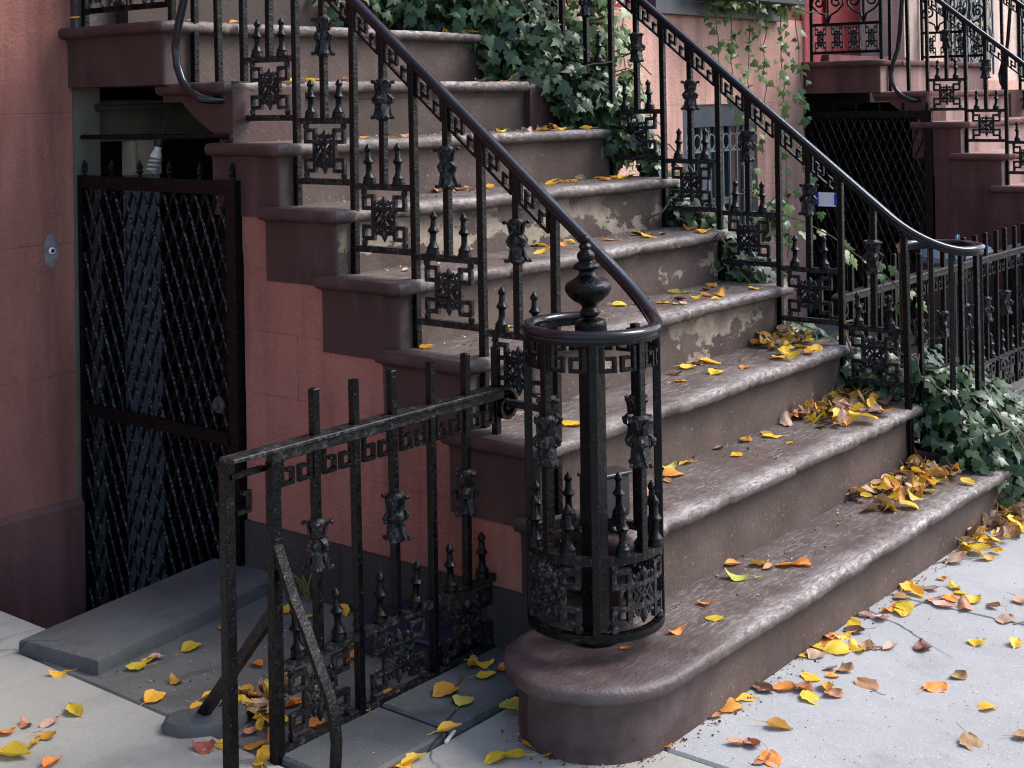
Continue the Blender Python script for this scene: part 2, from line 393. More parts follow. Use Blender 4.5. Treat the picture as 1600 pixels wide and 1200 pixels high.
# ------------------------------------------------------------------ ground
gm = MB()
def quad(m, x0, x1, y0, y1, z): m.add([(x0, y0, z), (x1, y0, z), (x1, y1, z), (x0, y1, z)], [(0, 1, 2, 3)])
PX0, PX1, PY0 = -.57, 1.80, 1.75
for a in ((-80, 80, -80, PY0), (-80, PX0, PY0, 80), (PX1, 80, PY0, 80), (PX0, PX1, 3.6, 80)): quad(gm, *a, -.045)
structure(gm.obj('ground', 'soil', smooth=0))
walk = structure(put('sidewalk', None)); walk['kind'] = 'structure'
def flag(x0, x1, y0, y1, mat, zt=0., th=.05, gap=.006, name='paving_slab', parent=walk, wob=0.):
    b = MB(); g_ = gap/2
    b.box(x0+g_, x1-g_, y0+g_, y1-g_, zt-th, zt, bev=.006)
    return b.obj(name, mat, parent, smooth=30)
# front sidewalk
xs = [-6.5, -5.0, -3.4, -1.8, -.15, 1.04, 2.60, 4.2, 5.8, 7.4, 9.0, 10.6, 12.2]
ys = [.455, -.95, -2.4, -3.9, -5.4]
for i in range(len(xs)-1):
    for j in range(len(ys)-1): flag(xs[i], xs[i+1], ys[j+1], ys[j], 'walk' if xs[i] > -1 else 'walkl', zt=0.0006*((i*7+j*3) % 5))
xl = [-6.5, -5.1, -3.6, -2.15, -.712]
for i in range(4): flag(xl[i], xl[i+1], .455, 1.72, 'walkl', .001*(i % 2))
for i in range(3): flag(xl[i], xl[i+1], 1.72, FY, 'walkl', .001*((i+1) % 2))
flag(xl[3], PX0, 1.72, FY, 'walkl', .001)
flag(-.712, .09, .70, 1.72, 'court', -.003)
for i, (a, c) in enumerate(((1.92, 3.4), (3.4, 4.9), (4.9, 5.42))): flag(a, c, .72, FY, 'court', -.004)
flag(7.3, 9.5, .455, FY, 'court', -.004)
flag(-.712, -.395, .455, .70, 'blue', .016); flag(-.395, .06, .455, .70, 'blue', .020)
for i in range(4): flag(1.98+i*.86, 2.84+i*.86, .60, .72, 'blue', .05, .1)
flag(2.0, 5.42, .455, .60, 'walkl', .0)
# stone edge slab before the sunken area
b = MB(); b.box(-.375, .375, -.148, .148, -.03, .038, bev=.005)
b2 = MB(); nx, ny_ = 40, 16; ring = []
for i in range(nx): ring.append((-.375+.75*i/nx, -.148))
for i in range(ny_): ring.append((.375, -.148+.296*i/ny_))
for i in range(nx): ring.append((.375-.75*i/nx, .148))
for i in range(ny_): ring.append((-.375, .148-.296*i/ny_))
vv = []; n_ = len(ring)
for (ins, z) in ((0, -.03), (0, .028), (.003, .035), (.010, .038)):
    for (x, y) in ring:
        jit = nz(x*14, y*14, z*20)*.006+nz(x*40, y*40, 1)*.003; k_ = 1-(ins+max(0, jit))/.148
        vv.append((x*(1-(ins+max(0, jit))/.375), y*k_, z+nz(x*9, y*9, 5)*.0015))
ff = [(i*n_+j, i*n_+(j+1) % n_, (i+1)*n_+(j+1) % n_, (i+1)*n_+j) for i in range(3) for j in range(n_)]+[tuple(3*n_+j for j in range(n_))]
b2.add(vv, ff); b = b2
o = b.obj('edge_slab', 'blue', walk, (-.325, 1.605, 0), radians(8.5))
# sunken area by the basement gate
b = MB()
b.box(PX0-.1, 1.9, 1.60, 3.6, -.62, -.52)
b.box(PX0-.1, PX0, 1.75, FY, -.6, -.05); b.box(PX0, .06, 1.70, 1.75, -.6, -.047)
structure(b.obj('sunken_area', 'plinth', smooth=0))

# ------------------------------------------------------------------ stoop
def step_outline(k, d):
    pts = []; w0, w1 = (-.05, W_) if k == 9 else (0., W_)
    tagl = []
    if k == 1:
        c, r = .215, .215
        cx0, cx1 = -.155, W_+.155
        for i in range(5): pts.append((.30-i*(.30-cx0)/5, 2*c-d)); tagl.append(0)
        for i in range(25): a = pi/2+pi*i/24; pts.append((cx0+(r-d)*cos(a), c+(r-d)*sin(a))); tagl.append(0 if i < 9 else 1)
        for i in range(1, 160): pts.append((cx0+(cx1-cx0)*i/160, d)); tagl.append(1)
        for i in range(25): a = -pi/2+pi*i/24; pts.append((cx1+(r-d)*cos(a), c+(r-d)*sin(a))); tagl.append(1 if i < 16 else 2)
        for i in range(1, 6): pts.append((cx1+(W_-.30-cx1)*i/5, 2*c-d)); tagl.append(2)
        return pts, tagl
    L = .34 if k < 9 else .60
    rc = .045
    rr = max(rc-d, .003); ci = max(rc, d+.003)
    for i in range(14): pts.append((w0+d, L+(ci-L)*i/14)); tagl.append(0)
    for i in range(7): a = pi+pi/2*i/6; pts.append((w0+ci+rr*cos(a), ci+rr*sin(a))); tagl.append(0 if i < 3 else 1)
    n = 150
    for i in range(1, n): pts.append((w0+ci+(w1-w0-2*ci)*i/n, d)); tagl.append(1)
    for i in range(7): a = -pi/2+pi/2*i/6; pts.append((w1-ci+rr*cos(a), ci+rr*sin(a))); tagl.append(1 if i < 4 else 2)
    for i in range(1, 15): pts.append((w1-d, ci+(L-ci)*i/14)); tagl.append(2)
    return pts, tagl
CHIPS = {6: [(.26, .09, .020), (.12, .05, .012)], 5: [(.17, .05, .012), (1.2, .06, .007)], 4: [(.9, .08, .006), (.2, .06, .010)], 3: [(.6, .05, .008), (1.4, .07, .006)], 2: [(1.75, .10, .010), (.9, .05, .005)], 7: [(1.0, .06, .006)], 1: [(.9, .1, .004)]}
_r = random.Random(9)
for _k in range(1, 10):
    CHIPS.setdefault(_k, []).extend([(_r.uniform(.05, 1.8), _r.uniform(.012, .05), _r.uniform(.003, .010)) for _ in range(9 if _k > 1 else 6)])
def step_mesh(k):
    depth = {8: .062, 9: .205, 1: .20}.get(k, .225)
    prof = [(.11, 0.), (.030, -.0006), (.010, -.0025), (.0025, -.008), (0., -.016), (.001, -.027), (.005, -.035), (.016, -.040), (.027, -.042), (.031, -.049), (.033, -.060)]+([(.034, -.13)] if depth > .14 else [])+[(.034, -depth)]
    b = MB(); rings = []; n = None
    for i, (d, z) in enumerate(prof):
        pts, tg = step_outline(k, d); n = len(pts); vs_ = []
        cx = cy = 0
        for j, (x, y) in enumerate(pts):
            dx = dz = 0.
            if 1 <= i <= 8:
                q = nz(x*7+k*7.3, y*7, z*10)*.006+nz(x*31+k, y*31, z*25)*.0035+nz(x*70+k, y*70, z*40)*.0015
                if tg[j] == 1 and k > 1 or k == 1:
                    dz = (nz(x*5, k*3.1, y*5)*.005+nz(x*25, k*1.7, y*25)*.0025)*(1 if i < 7 else .5)
                for (c0, w, am) in CHIPS.get(k, []):
                    if tg[j] >= 0 and y < .12:
                        t_ = abs(x-c0-.02*nz(y*40, x*20, k))/w
                        if t_ < 1 and 1 <= i <= 7: q += am*(1-t_*t_)*(1+.5*nz(x*60, z*60, k)); dz -= am*.35*(1-t_*t_) if i < 5 else 0
                dx = q
            elif i >= 9: dx = nz(x*7+k, y*7, z*9)*.0025
            # inward direction
            if tg[j] == 0 and k > 1: x += dx
            elif tg[j] == 2 and k > 1: x -= dx
            elif k == 1:
                c = .215
                if x < -.155: v_ = Vector((x+.155, y-c)); 
                elif x > W_+.155: v_ = Vector((x-W_-.155, y-c))
                else: v_ = Vector((0, y-c))
                v_.normalize(); x -= v_.x*dx; y -= v_.y*dx
            else: y += dx
            vs_.append((x, y, z+dz))
        rings.append(vs_)
    V = [p for r in rings for p in r]; F = []; M_ = []
    for i in range(len(prof)-1):
        for j in range(n-1):
            F.append((i*n+j, (i+1)*n+j, (i+1)*n+j+1, i*n+j+1))
            tj = tg[j]
            if i <= 1: M_.append(0)
            elif tj == 1: M_.append(1 if i <= 7 else 2)
            else: M_.append(3 if k > 1 or i > 3 else 1)
    F.append(tuple(range(n))); M_.append(0)
    F.append(tuple((len(prof)-1)*n+j for j in reversed(range(n)))); M_.append(3)
    last = len(prof)-1
    F.append(tuple([0]+[i*n for i in range(1, last+1)]+[last*n+n-1]+[i*n+n-1 for i in range(last-1, -1, -1)])); M_.append(3)
    b.v = V; b.f = F; b.mi = M_
    return b
def build_stoop(label, side_mats, step_mats, blockmat, coremat):
    st = thing('brownstone_stoop', label, 'stoop')
    for k in range(1, 10):
        rm = step_mats[2] if not isinstance(step_mats[2], dict) else step_mats[2].get(k, 'riser')
        b = step_mesh(k)
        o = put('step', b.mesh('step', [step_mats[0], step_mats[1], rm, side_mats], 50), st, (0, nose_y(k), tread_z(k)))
        if k == 1: o['label'] = 'bottom step with round bullnose end'
        if k == 9: o['label'] = 'top landing slab'
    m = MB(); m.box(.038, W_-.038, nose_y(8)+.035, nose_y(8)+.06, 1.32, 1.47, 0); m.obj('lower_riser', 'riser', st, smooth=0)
    # side walls: recessed core and scored stucco courses
    for sx in (0, 1):
        fx = .037 if sx == 0 else W_-.037
        sg = 1 if sx == 0 else -1
        core = MB()
        poly = [(.35, -.05)]
        for k in range(2, 9): poly += [(nose_y(k)+.07, tread_z(k-1)-.05), (nose_y(k)+.07, tread_z(k)-.10)]
        poly += [(1.76, 1.42), (1.765, 1.33), (1.745, 1.20), (1.72, 1.13), (1.665, 1.0), (1.655, .95), (1.655, -.05)]
        poly = [(a, min(z, 1.40)) for a, z in poly]
        core.prism(poly, fx+sg*.0025, fx+sg*.30, 'yz')
        cw = core.obj('side_wall', coremat, st, smooth=0)
        back = [(-.6, 1.66), (.95, 1.66), (1.0, 1.662), (1.05, 1.675), (1.10, 1.70), (1.14, 1.715), (1.20, 1.722), (1.33, 1.745)]
        def yb(z):
            for (z0, y0), (z1, y1) in zip(back, back[1:]):
                if z <= z1: return y0+(y1-y0)*(z-z0)/(z1-z0)
            return back[-1][1]
        zs = [.178]+[R_*k for k in range(2, 8)]
        for i, (z0, z1) in enumerate(zip(zs, zs[1:])):
            k = i+2
            y0 = nose_y(k)+.075; cuts = [y0]
            c = y0+(.35 if i % 2 else .62)
            while c < yb(z0)-.2: cuts.append(c); c += .62
            g_ = .0007
            for ci, ya in enumerate(cuts):
                last = ci == len(cuts)-1
                za, zb = z0+g_, z1-g_
                if last:
                    pl = [(ya+g_, za)]+[(yb(za+(zb-za)*q/6), za+(zb-za)*q/6) for q in range(7)]+[(ya+g_, zb)]
                else: pl = [(ya+g_, za), (cuts[ci+1]-g_, za), (cuts[ci+1]-g_, zb), (ya+g_, zb)]
                m = MB(); m.prism(pl, fx+sg*(.0004*((i+ci) % 3)), fx+sg*.02, 'yz'); m.obj('stone_block', blockmat, cw, smooth=30)
        m = MB(); m.prism([(.42, -.05), (1.668, -.6), (1.668, .176), (.42, .176)], fx-sg*.008, fx+sg*.2, 'yz'); m.obj('wall_base', 'plinth', cw, smooth=0)
        # curved corbel carrying the landing
        pc = [(1.70, 1.33), (1.735, 1.335), (1.765, 1.352), (1.82, 1.372), (1.88, 1.405), (1.935, 1.445), (1.97, 1.482), (1.985, 1.50), (1.985, 1.47+.05), (1.70, 1.52)]
        m = MB(); m.prism(pc, fx-sg*.001, fx+sg*.30, 'yz'); m.obj('corbel', side_mats, st, smooth=20)
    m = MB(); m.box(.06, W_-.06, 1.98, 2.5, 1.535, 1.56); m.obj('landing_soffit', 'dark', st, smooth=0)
    return st
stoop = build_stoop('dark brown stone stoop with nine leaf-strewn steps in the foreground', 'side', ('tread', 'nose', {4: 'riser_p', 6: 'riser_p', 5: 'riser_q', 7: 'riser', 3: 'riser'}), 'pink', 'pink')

# ------------------------------------------------------------------ houses
def course_wall(parent, x0, x1, z0, z1, mat, ys=FY, holes=(), ch=.4435, zbase=.098, bw=1.15, name='stone_block', th=.03):
    """scored courses as separate blocks, skipping rectangular holes (xa, xb, za, zb)"""
    z = zbase; row = 0
    while z > z0+1e-6: z -= ch
    while z < z1-1e-6:
        za, zb = max(z, z0), min(z+ch, z1)
        cuts = [x0]; c = x0+(bw*.45 if row % 2 else bw)
        while c < x1-.12: cuts.append(c); c += bw
        cuts.append(x1)
        for a, c in zip(cuts, cuts[1:]):
            segs = [(a, c)]
            for (ha, hb, hz0, hz1) in holes:
                if hz0 < zb-.01 and hz1 > za+.01:
                    ns = []
                    for (p, q) in segs:
                        if hb <= p or ha >= q: ns.append((p, q)); continue
                        if p < ha: ns.append((p, ha))
                        if q > hb: ns.append((hb, q))
                    segs = ns
            for (p, q) in segs:
                if q-p < .02: continue
                m = MB(); g_ = .0006
                m.box(p+(g_ if p > x0 else 0), q-(g_ if q < x1 else 0), ys, ys+th, za+g_, zb-g_, bev=.0012); m.obj(name, mat, parent, smooth=20)
        z += ch; row += 1
house = thing('brownstone_house', 'pink stuccoed house front behind the leaf-strewn stoop, with a barred basement window', 'house', (0, 0, 0))
def wallbox(parent, name, x0, x1, y0, y1, z0, z1, mat):
    m = MB(); m.box(x0, x1, y0, y1, z0, z1); return m.obj(name, mat, parent, smooth=0)
TOPZ = 8.5
# left of the stoop
wl_ = wallbox(house, 'wall', -9.0, -.004, FY+.0025, FY+.5, -.7, 1.94, 'pink')
course_wall(wl_, -3.45, 0., .098, 1.90, 'pink', FY)
m = MB(); m.prism([(FY-.022, -.7), (FY+.02, -.7), (FY+.02, .118), (FY-.004, .112), (FY-.022, .094)], -9.0, .012, 'yz'); m.obj('wall_base', 'base', house, smooth=0)
wallbox(house, 'upper_wall', -9.0, -.004, FY+.010, FY+.5, 1.90, TOPZ, 'pink')
# right of the stoop
WX0, WX1, WZ0, WZ1 = 3.93, 4.78, .30, 1.405
wr_ = wallbox(house, 'wall', W_, WX0, FY+.004, FY+.5, -.1, 1.93, 'pinkb')
wallbox(wr_, 'wall_panel', WX1, ND-.02, FY+.004, FY+.5, -.1, 1.93, 'pinkb'); wallbox(wr_, 'wall_panel', WX0, WX1, FY+.004, FY+.5, WZ1, 1.93, 'pinkb'); wallbox(wr_, 'wall_panel', WX0, WX1, FY+.004, FY+.5, -.1, WZ0, 'pinkb')
course_wall(wr_, W_, ND-.02, .0, 1.905, 'pinkb', FY, holes=[(WX0, WX1, WZ0, WZ1)], ch=.50, zbase=.405, bw=1.6)
wallbox(house, 'upper_wall', W_, 3.62, FY+.012, FY+.5, 1.91, TOPZ, 'red'); wallbox(house, 'upper_wall', 5.02, ND-.02, FY+.012, FY+.5, 1.91, TOPZ, 'red')
wallbox(house, 'upper_wall', 3.62, 5.02, FY+.012, FY+.5, 4.2, TOPZ, 'red')
# parlour window over the planter
pw = wallbox(house, 'window', 3.62, 5.02, FY+.10, FY+.2, 1.91, 4.2, 'winframe')
wallbox(pw, 'pane', 3.72, 4.92, FY+.09, FY+.099, 2.05, 4.1, 'glass'); wallbox(pw, 'sill', 3.58, 5.06, FY-.06, FY+.1, 1.912, 1.99, 'winframe')
# basement window with iron grille
bw_ = MB()
bw_.box(WX0, WX0+.05, FY+.01, FY+.09, WZ0, WZ1); bw_.box(WX1-.05, WX1, FY+.01, FY+.09, WZ0, WZ1); bw_.box(WX0+.05, WX1-.05, FY+.012, FY+.09, WZ1-.13, WZ1); bw_.box(WX0+.05, WX1-.05, FY+.012, FY+.09, WZ0, WZ0+.07)
bwin = bw_.obj('window', 'winframe', house, smooth=0)
wallbox(bwin, 'pane', WX0+.05, WX1-.05, FY+.16, FY+.17, WZ0+.07, WZ1-.13, 'glass')
m = MB(); cxm = (WX0+WX1)/2
m.box(cxm-.03, cxm+.07, FY+.115, FY+.155, WZ0+.07, WZ1-.13); m.box(WX0+.05, WX1-.05, FY+.12, FY+.15, .80, .84); m.box(WX0+.05, WX0+.10, FY+.118, FY+.155, WZ0+.07, WZ1-.13)
m.obj('sash', 'sash', bwin, smooth=0)
for i in range(9):
    m = MB(); m.box(-.006, .006, -.006, .006, WZ0, WZ1-.13); m.obj('grille_bar', 'sash', bwin, (WX0+.09+i*.082, FY+.04, 0), smooth=0)
m = MB(); m.box(WX0+.05, WX1-.05, FY+.034, FY+.046, 1.125, 1.137)
for i in range(8): m.tube([(WX0+.131+i*.082+.035*cos(a), FY+.04, 1.185+.045*sin(a)) for a in [2*pi*q/14 for q in range(14)]], .005, 5, closed=True)
m.obj('grille_scroll', 'sash', bwin)
# doorway over the landing
m = MB(); m.box(-.004, .16, FY-.03, FY+.5, 1.70, 4.6); m.box(W_-.30, W_+.02, FY-.03, FY+.5, 1.70, 4.6); m.box(.16, W_-.30, FY-.02, FY+.5, 4.2, 4.6)
m.obj('door_surround', 'tread', house, smooth=0)
dr = wallbox(house, 'door', .16, W_-.30, FY+.22, FY+.28, 1.905, 4.2, 'door')
for x in (.28, .82): wallbox(dr, 'door_panel', x, x+.42, FY+.20, FY+.219, 2.15, 3.3, 'door')
wallbox(house, 'door_step', .16, W_-.30, FY-.10, FY+.3, 1.70, 1.90, 'riser')
wallbox(house, 'upper_wall', -.004, W_+.02, FY+.0, FY+.5, 4.6, TOPZ, 'pink')
# passage under the landing: jamb, basement door and its stile
JX = .112
wallbox(house, 'jamb', .0, JX, FY+.004, FY+.35, -.6, 1.70, 'jamb')
bd = wallbox(house, 'basement_door', JX, 1.80, FY+.30, FY+.34, -.6, 1.70, 'dark')
wallbox(bd, 'stile', .27, .395, FY+.05, FY+.10, -.55, 1.20, 'glassy'); wallbox(bd, 'stile_cap', .268, .40, FY+.045, FY+.10, 1.20, 1.325, 'wood')
wallbox(bd, 'stile_moulding', .272, .285, FY+.038, FY+.044, 1.21, 1.32, 'wood')
wallbox(bd, 'door_head', JX, 1.80, FY+.04, FY+.30, 1.325, 1.47, 'jamb')
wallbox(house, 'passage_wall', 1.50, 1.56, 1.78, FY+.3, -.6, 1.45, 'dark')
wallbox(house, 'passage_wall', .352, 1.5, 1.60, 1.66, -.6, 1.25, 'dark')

# next house along
house_b = thing('brownstone_house', 'cream house front with crimson door at the top right, beyond the second stoop', 'house')
cw = wallbox(house_b, 'wall', ND+W_-.02, ND+6.2, FY+.03, FY+.5, -.2, TOPZ, 'cream')
wallbox(house_b, 'wall_base', ND+W_, ND+6.2, FY-.01, FY+.03, -.2, 1.55, 'pinkb')
wallbox(house_b, 'upper_wall', ND-.02, ND+.25, FY+.0, FY+.5, 1.655, TOPZ, 'red')
wallbox(house_b, 'upper_wall', ND-.02, ND+W_-.02, FY+.0, FY+.5, 4.3, TOPZ, 'red')
wallbox(house_b, 'door_recess', ND+.25, ND+1.55, FY+.45, FY+.5, 1.60, 4.3, 'door')
d2 = wallbox(house_b, 'door', ND+.80, ND+1.50, FY+.30, FY+.36, 1.72, 4.0, 'reddoor')
wallbox(d2, 'door_panel', ND+.90, ND+1.40, FY+.28, FY+.299, 1.95, 2.7, 'reddoor')
wallbox(house_b, 'door_surround', ND+1.55, ND+W_-.02, FY-.02, FY+.5, 1.60, 4.3, 'cream')
wallbox(house_b, 'door_step', ND+.25, ND+1.55, FY-.05, FY+.45, 1.60, 1.715, 'brownstone')
for x in (ND+2.45, ND+4.1):
    w2 = wallbox(house_b, 'window', x, x+.95, FY+.01, FY+.05, 1.62, 3.6, 'winframe'); wallbox(w2, 'pane', x+.07, x+.88, FY+.0, FY+.009, 1.70, 3.5, 'glass')
    for i in range(3):
        for j in range(4):
            m = MB()
            for s_ in (-1, 1): m.tube([(x+.20+i*.275+s_*(.02+.08*q/14*cos(q*.62)), FY-.03, 1.85+j*.34+s_*.10*q/14*sin(q*.62)+s_*.05) for q in range(15)], .008, 5)
            m.tube([(x+.20+i*.275+.125*cos(a), FY-.03, 1.85+j*.34+.16*sin(a)) for a in [2*pi*q/16 for q in range(16)]], .008, 5, closed=True)
            m.obj('grille_scroll', 'sash', w2)
    for i in range(4):
        m = MB(); m.box(-.008, .008, -.008, .008, 1.6, 3.6); m.obj('grille_bar', 'sash', w2, (x+.06+i*.276, FY-.03, 0), smooth=0)
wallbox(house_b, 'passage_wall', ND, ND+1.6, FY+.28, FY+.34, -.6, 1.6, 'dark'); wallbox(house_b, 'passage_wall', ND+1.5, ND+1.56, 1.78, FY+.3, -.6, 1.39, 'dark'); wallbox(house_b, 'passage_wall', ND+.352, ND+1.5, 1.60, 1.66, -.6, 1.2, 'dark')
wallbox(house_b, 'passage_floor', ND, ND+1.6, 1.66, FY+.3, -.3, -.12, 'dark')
# ------------------------------------------------------------------ ironwork kit (local x along the run, y through, z up)
def c_spike():
    b = MB(); P = [(.019, 0), (.0195, .007), (.0165, .013), (.018, .018), (.012, .026), (.0088, .034), (.0085, .055), (.0135, .060), (.0165, .064), (.0125, .069), (.0092, .074), (.0072, .094), (.0105, .097), (.0112, .102), (.0085, .107), (.0035, .114), (.001, .117)]
    b.lathe(P, 8, rot=pi/8, fn=lambda r, z, th: r*(1.0+.16*abs(cos(4*th)) if z < .02 else r/r if r else 1) if z < .02 else r); return b.mesh('spike', 'iron', 45)
def c_collar():
    b = MB()
    b.lathe([(.014, -.060), (.021, -.054), (.022, -.046), (.017, -.036), (.0155, -.024), (.020, -.010), (.0225, 0), (.020, .010), (.0155, .024), (.017, .036), (.022, .046), (.021, .054), (.014, .060)], 12)
    def tongue(a, pts, w0, ball):
        s = len(b.v); N = len(pts); n = 6; v = []; f = []
        for i, (r, z) in enumerate(pts):
            t = i/(N-1); wv = w0*(1-.55*t); th = .0045
            for k in range(n):
                q = 2*pi*k/n; v.append((r+th*cos(q), wv*sin(q), z+th*.4*cos(q)))
        for i in range(N-1):
            for k in range(n): f.append((i*n+k, i*n+(k+1) % n, (i+1)*n+(k+1) % n, (i+1)*n+k))
        f.append(tuple(range(n))); f.append(tuple((N-1)*n+k for k in reversed(range(n))))
        b.add(v, f)
        if ball: b.lathe([(.001, -ball), (ball*.8, -ball*.6), (ball, 0), (ball*.8, ball*.6), (.001, ball)], 6, (pts[-1][0], 0, pts[-1][1]))
        c, s_ = cos(a), sin(a)
        b.v[s:] = [(x*c-y*s_, x*s_+y*c, z) for x, y, z in b.v[s:]]
    for q in range(4):
        a = q*pi/2+pi/4*0
        tongue(a, [(.012, .008), (.017, .022), (.020, .038), (.024, .050), (.029, .054), (.032, .050)], .017, .0058)
        tongue(a, [(.012, -.008), (.017, -.022), (.020, -.038), (.024, -.050), (.029, -.055), (.032, -.051)], .017, .0058)
        tongue(a+pi/4, [(.012, .018), (.019, .014), (.025, .008), (.029, .002)], .013, .0075)
        tongue(a+pi/4, [(.012, -.022), (.018, -.018), (.024, -.012), (.028, -.006)], .011, .006)
    return b.mesh('collar', 'irond', 55)
class SMB(MB):
    """boxes split along x so that they can be bent"""
    nseg = 1
    def box(s, x0, x1, y0, y1, z0, z1, m=0, bev=0.):
        n = max(1, int((x1-x0)/.025)) if s.nseg > 1 else 1
        if n == 1: return MB.box(s, x0, x1, y0, y1, z0, z1, m, bev)
        v = []; f = []
        for i in range(n+1):
            x = x0+(x1-x0)*i/n; v += [(x, y0, z0), (x, y1, z0), (x, y1, z1), (x, y0, z1)]
        for i in range(n):
            for k in range(4): f.append((i*4+k, i*4+(k+1) % 4, i*4+4+(k+1) % 4, i*4+4+k))
        f += [(0, 1, 2, 3), (n*4+3, n*4+2, n*4+1, n*4)]
        return s.add(v, f, m)
def fret(w, h, d=.012, nseg=1):
    """cast fret panel w x h, centred in x, z from 0 to h"""
    b = SMB(); b.nseg = nseg; t = .0115
    X = lambda s: (s-.5)*w
    Z = lambda f: f*h
    def hb(s0, s1, fz, tt=t, dd=d): b.box(X(s0), X(s1), -dd/2, dd/2, Z(fz)-tt/2, Z(fz)+tt/2)
    def vb(s, f0, f1, tt=t, dd=d): b.box(X(s)-tt/2, X(s)+tt/2, -dd*.48, dd*.48, Z(f0), Z(f1))
    b.box(X(0)+.008, X(1)-.008, -.009, .009, -.009, .009); b.box(X(0)+.008, X(1)-.008, -.009, .009, h-.009, h+.009)
    for fz in (.655, .36): hb(.15, .85, fz)
    for fz, g in ((.655, 1), (.36, -1)):
        b.box(X(.16), X(.84), -d/2-.002, -d/2+.0005, Z(fz)-.0015, Z(fz)+.0015)
    for s in (.325, .675): vb(s, .175, .845)
    for s0, s1 in ((.155, .345), (.655, .845)):
        hb(s0, s1, .845, dd=d*.94); hb(s0, s1, .175, dd=d*.94)
        so = s0+.015 if s0 < .5 else s1-.015
        vb(so, .655, .845, dd=d*.98); vb(so, .175, .36, dd=d*.98)
        for fz in (.91, .10): b.lathe([(.004, -.009), (.009, -.006), (.010, 0), (.009, .006), (.004, .009)], 6, (X(so), 0, Z(fz)))
        b.box(X(so)-.004, X(so)+.004, -.004, .004, Z(.85), h-.005); b.box(X(so)-.004, X(so)+.004, -.004, .004, .005, Z(.17))
    # filigree in the middle
    zc = Z(.508)
    hw = w*.165
    for sg in (-1, 1):
        for ph in (0, 1):
            b.tube([(-hw+2*hw*q/18, -.002*ph, zc+sg*.0135*sin(q/18*3*pi+ph*pi/2)+sg*.006) for q in range(19)], .0042, 5)
    for (fx, fz) in ((-.5, .5), (.5, .5), (-.5, -.5), (.5, -.5), (0, 0), (0, .75), (0, -.75), (-.95, 0), (.95, 0)):
        b.lathe([(.001, -.006), (.0052, -.0035), (.006, 0), (.0052, .0035), (.001, .006)], 6, (fx*hw, -.003, zc+fz*.024))
    # crown and drop
    b.lathe([(.004, 0), (.009, .008), (.0105, .018), (.007, .026), (.002, .033)], 8, (0, 0, Z(.67)))
    b.lathe([(.002, -.040), (.008, -.028), (.0105, -.019), (.008, -.010), (.004, 0)], 8, (0, 0, Z(.35)))
    for sx in (-1, 1):
        for (zz, sg) in ((.70, 1), (.315, -1)):
            b.tube([(sx*(w*.05+w*.10*q/9), 0, Z(zz)+sg*(.014*sin(q*.75))) for q in range(10)], .004, 5)
            b.lathe([(.002, -.006), (.0065, 0), (.002, .006)], 6, (sx*w*.125, 0, Z(zz)+sg*.010))
    return b
def key_sloped(w, sl, h=.062):
    """meander strip under a raking handrail; x from 0 to w, z drops below the rail line"""
    b = MB(); t = .0085; d = .012
    def P(s, f): return (s*w, -f*h+sl*s*w)
    def bar(s0, f0, s1, f1, tt=t):
        (xa, za), (xb, zb) = P(s0, f0), P(s1, f1)
        if abs(s1-s0) < 1e-6: b.box(xa-tt/2, xa+tt/2, -d*.45, d*.45, min(za, zb)-tt*.3, max(za, zb)+tt*.3)
        else: b.prism([(xa, za-tt*.6), (xb, zb-tt*.6), (xb, zb+tt*.6), (xa, za+tt*.6)], -d/2, d/2, 'xz')
    bar(.05, 0, .05, 1.0); bar(.95, 0, .95, 1.0); bar(.05, 1.0, .95, 1.0)
    bar(.30, .45, .30, 1.0); bar(.05+.10, .45, .30, .45); bar(.52, 0, .52, .62); bar(.52, .62, .70, .62); bar(.76, .30, .76, 1.0); bar(.66, .30, .80, .30)
    return b.mesh('meander', 'iron', 0)
def key_flat(w, h=.062):
    b = MB(); t = .009; d = .012
    def hbar(x0, x1, z): b.box(x0, x1, -d/2, d/2, z-t/2, z+t/2)
    def vbar(x, z0, z1): b.box(x-t/2, x+t/2, -d*.47, d*.47, z0, z1)
    q = w/2-.004
    for sx in (-1, 1):
        xo = -q+.004 if sx < 0 else q*.06+.006
        L = q*.80
        s0 = len(b.v); vbar(xo+.004, -h, 0); hbar(xo, xo+L, -h+t/2); vbar(xo+L-.004, -h, -h*.42); hbar(xo+L*.45, xo+L, -h*.45)
        if sx > 0: c0 = 2*xo+L; b.v[s0:] = [(c0-x, y, z) for x, y, z in b.v[s0:]]
    return b.mesh('meander', 'iron', 0)
SPIKE, COLLAR = c_spike(), c_collar()
irr = random.Random(21)
def spike(parent, loc): return put('spike', SPIKE, parent, loc, rot=(irr.gauss(0, .035), irr.gauss(0, .035), irr.uniform(0, .8)), scale=(1, 1, irr.uniform(.96, 1.03)))
def collar(parent, loc): return put('collar', COLLAR, parent, loc, rot=(irr.gauss(0, .03), irr.gauss(0, .03), irr.uniform(0, 1.6)))
FRET = fret(T_, .180).mesh('fret_panel', 'irond', 40)
SLOPE = .800
KEY = key_sloped(T_/2-.022, SLOPE)
def hr_z(y): return .960+(y-.264)*SLOPE         # underside line of the raking handrail
POSTY = {1: .270, 2: .512, 3: .752, 4: .996, 5: 1.236, 6: 1.477, 7: 1.716, 8: 1.958}
HAND = [(x*.80, y*.80) for x, y in [(-.013, -.012), (-.013, -.004), (-.019, .000), (-.020, .007), (-.015, .014), (-.007, .018), (.007, .018), (.015, .014), (.020, .007), (.019, .000), (.013, -.004), (.013, -.012)]]
RX = .098
CAGE = (-.088, .262); CR = .152
def bend(c, r, a0):
    def fn(x, y, z): a = a0+x/r; return (c[0]+(r+y)*cos(a), c[1]+(r+y)*sin(a), z)
    return fn
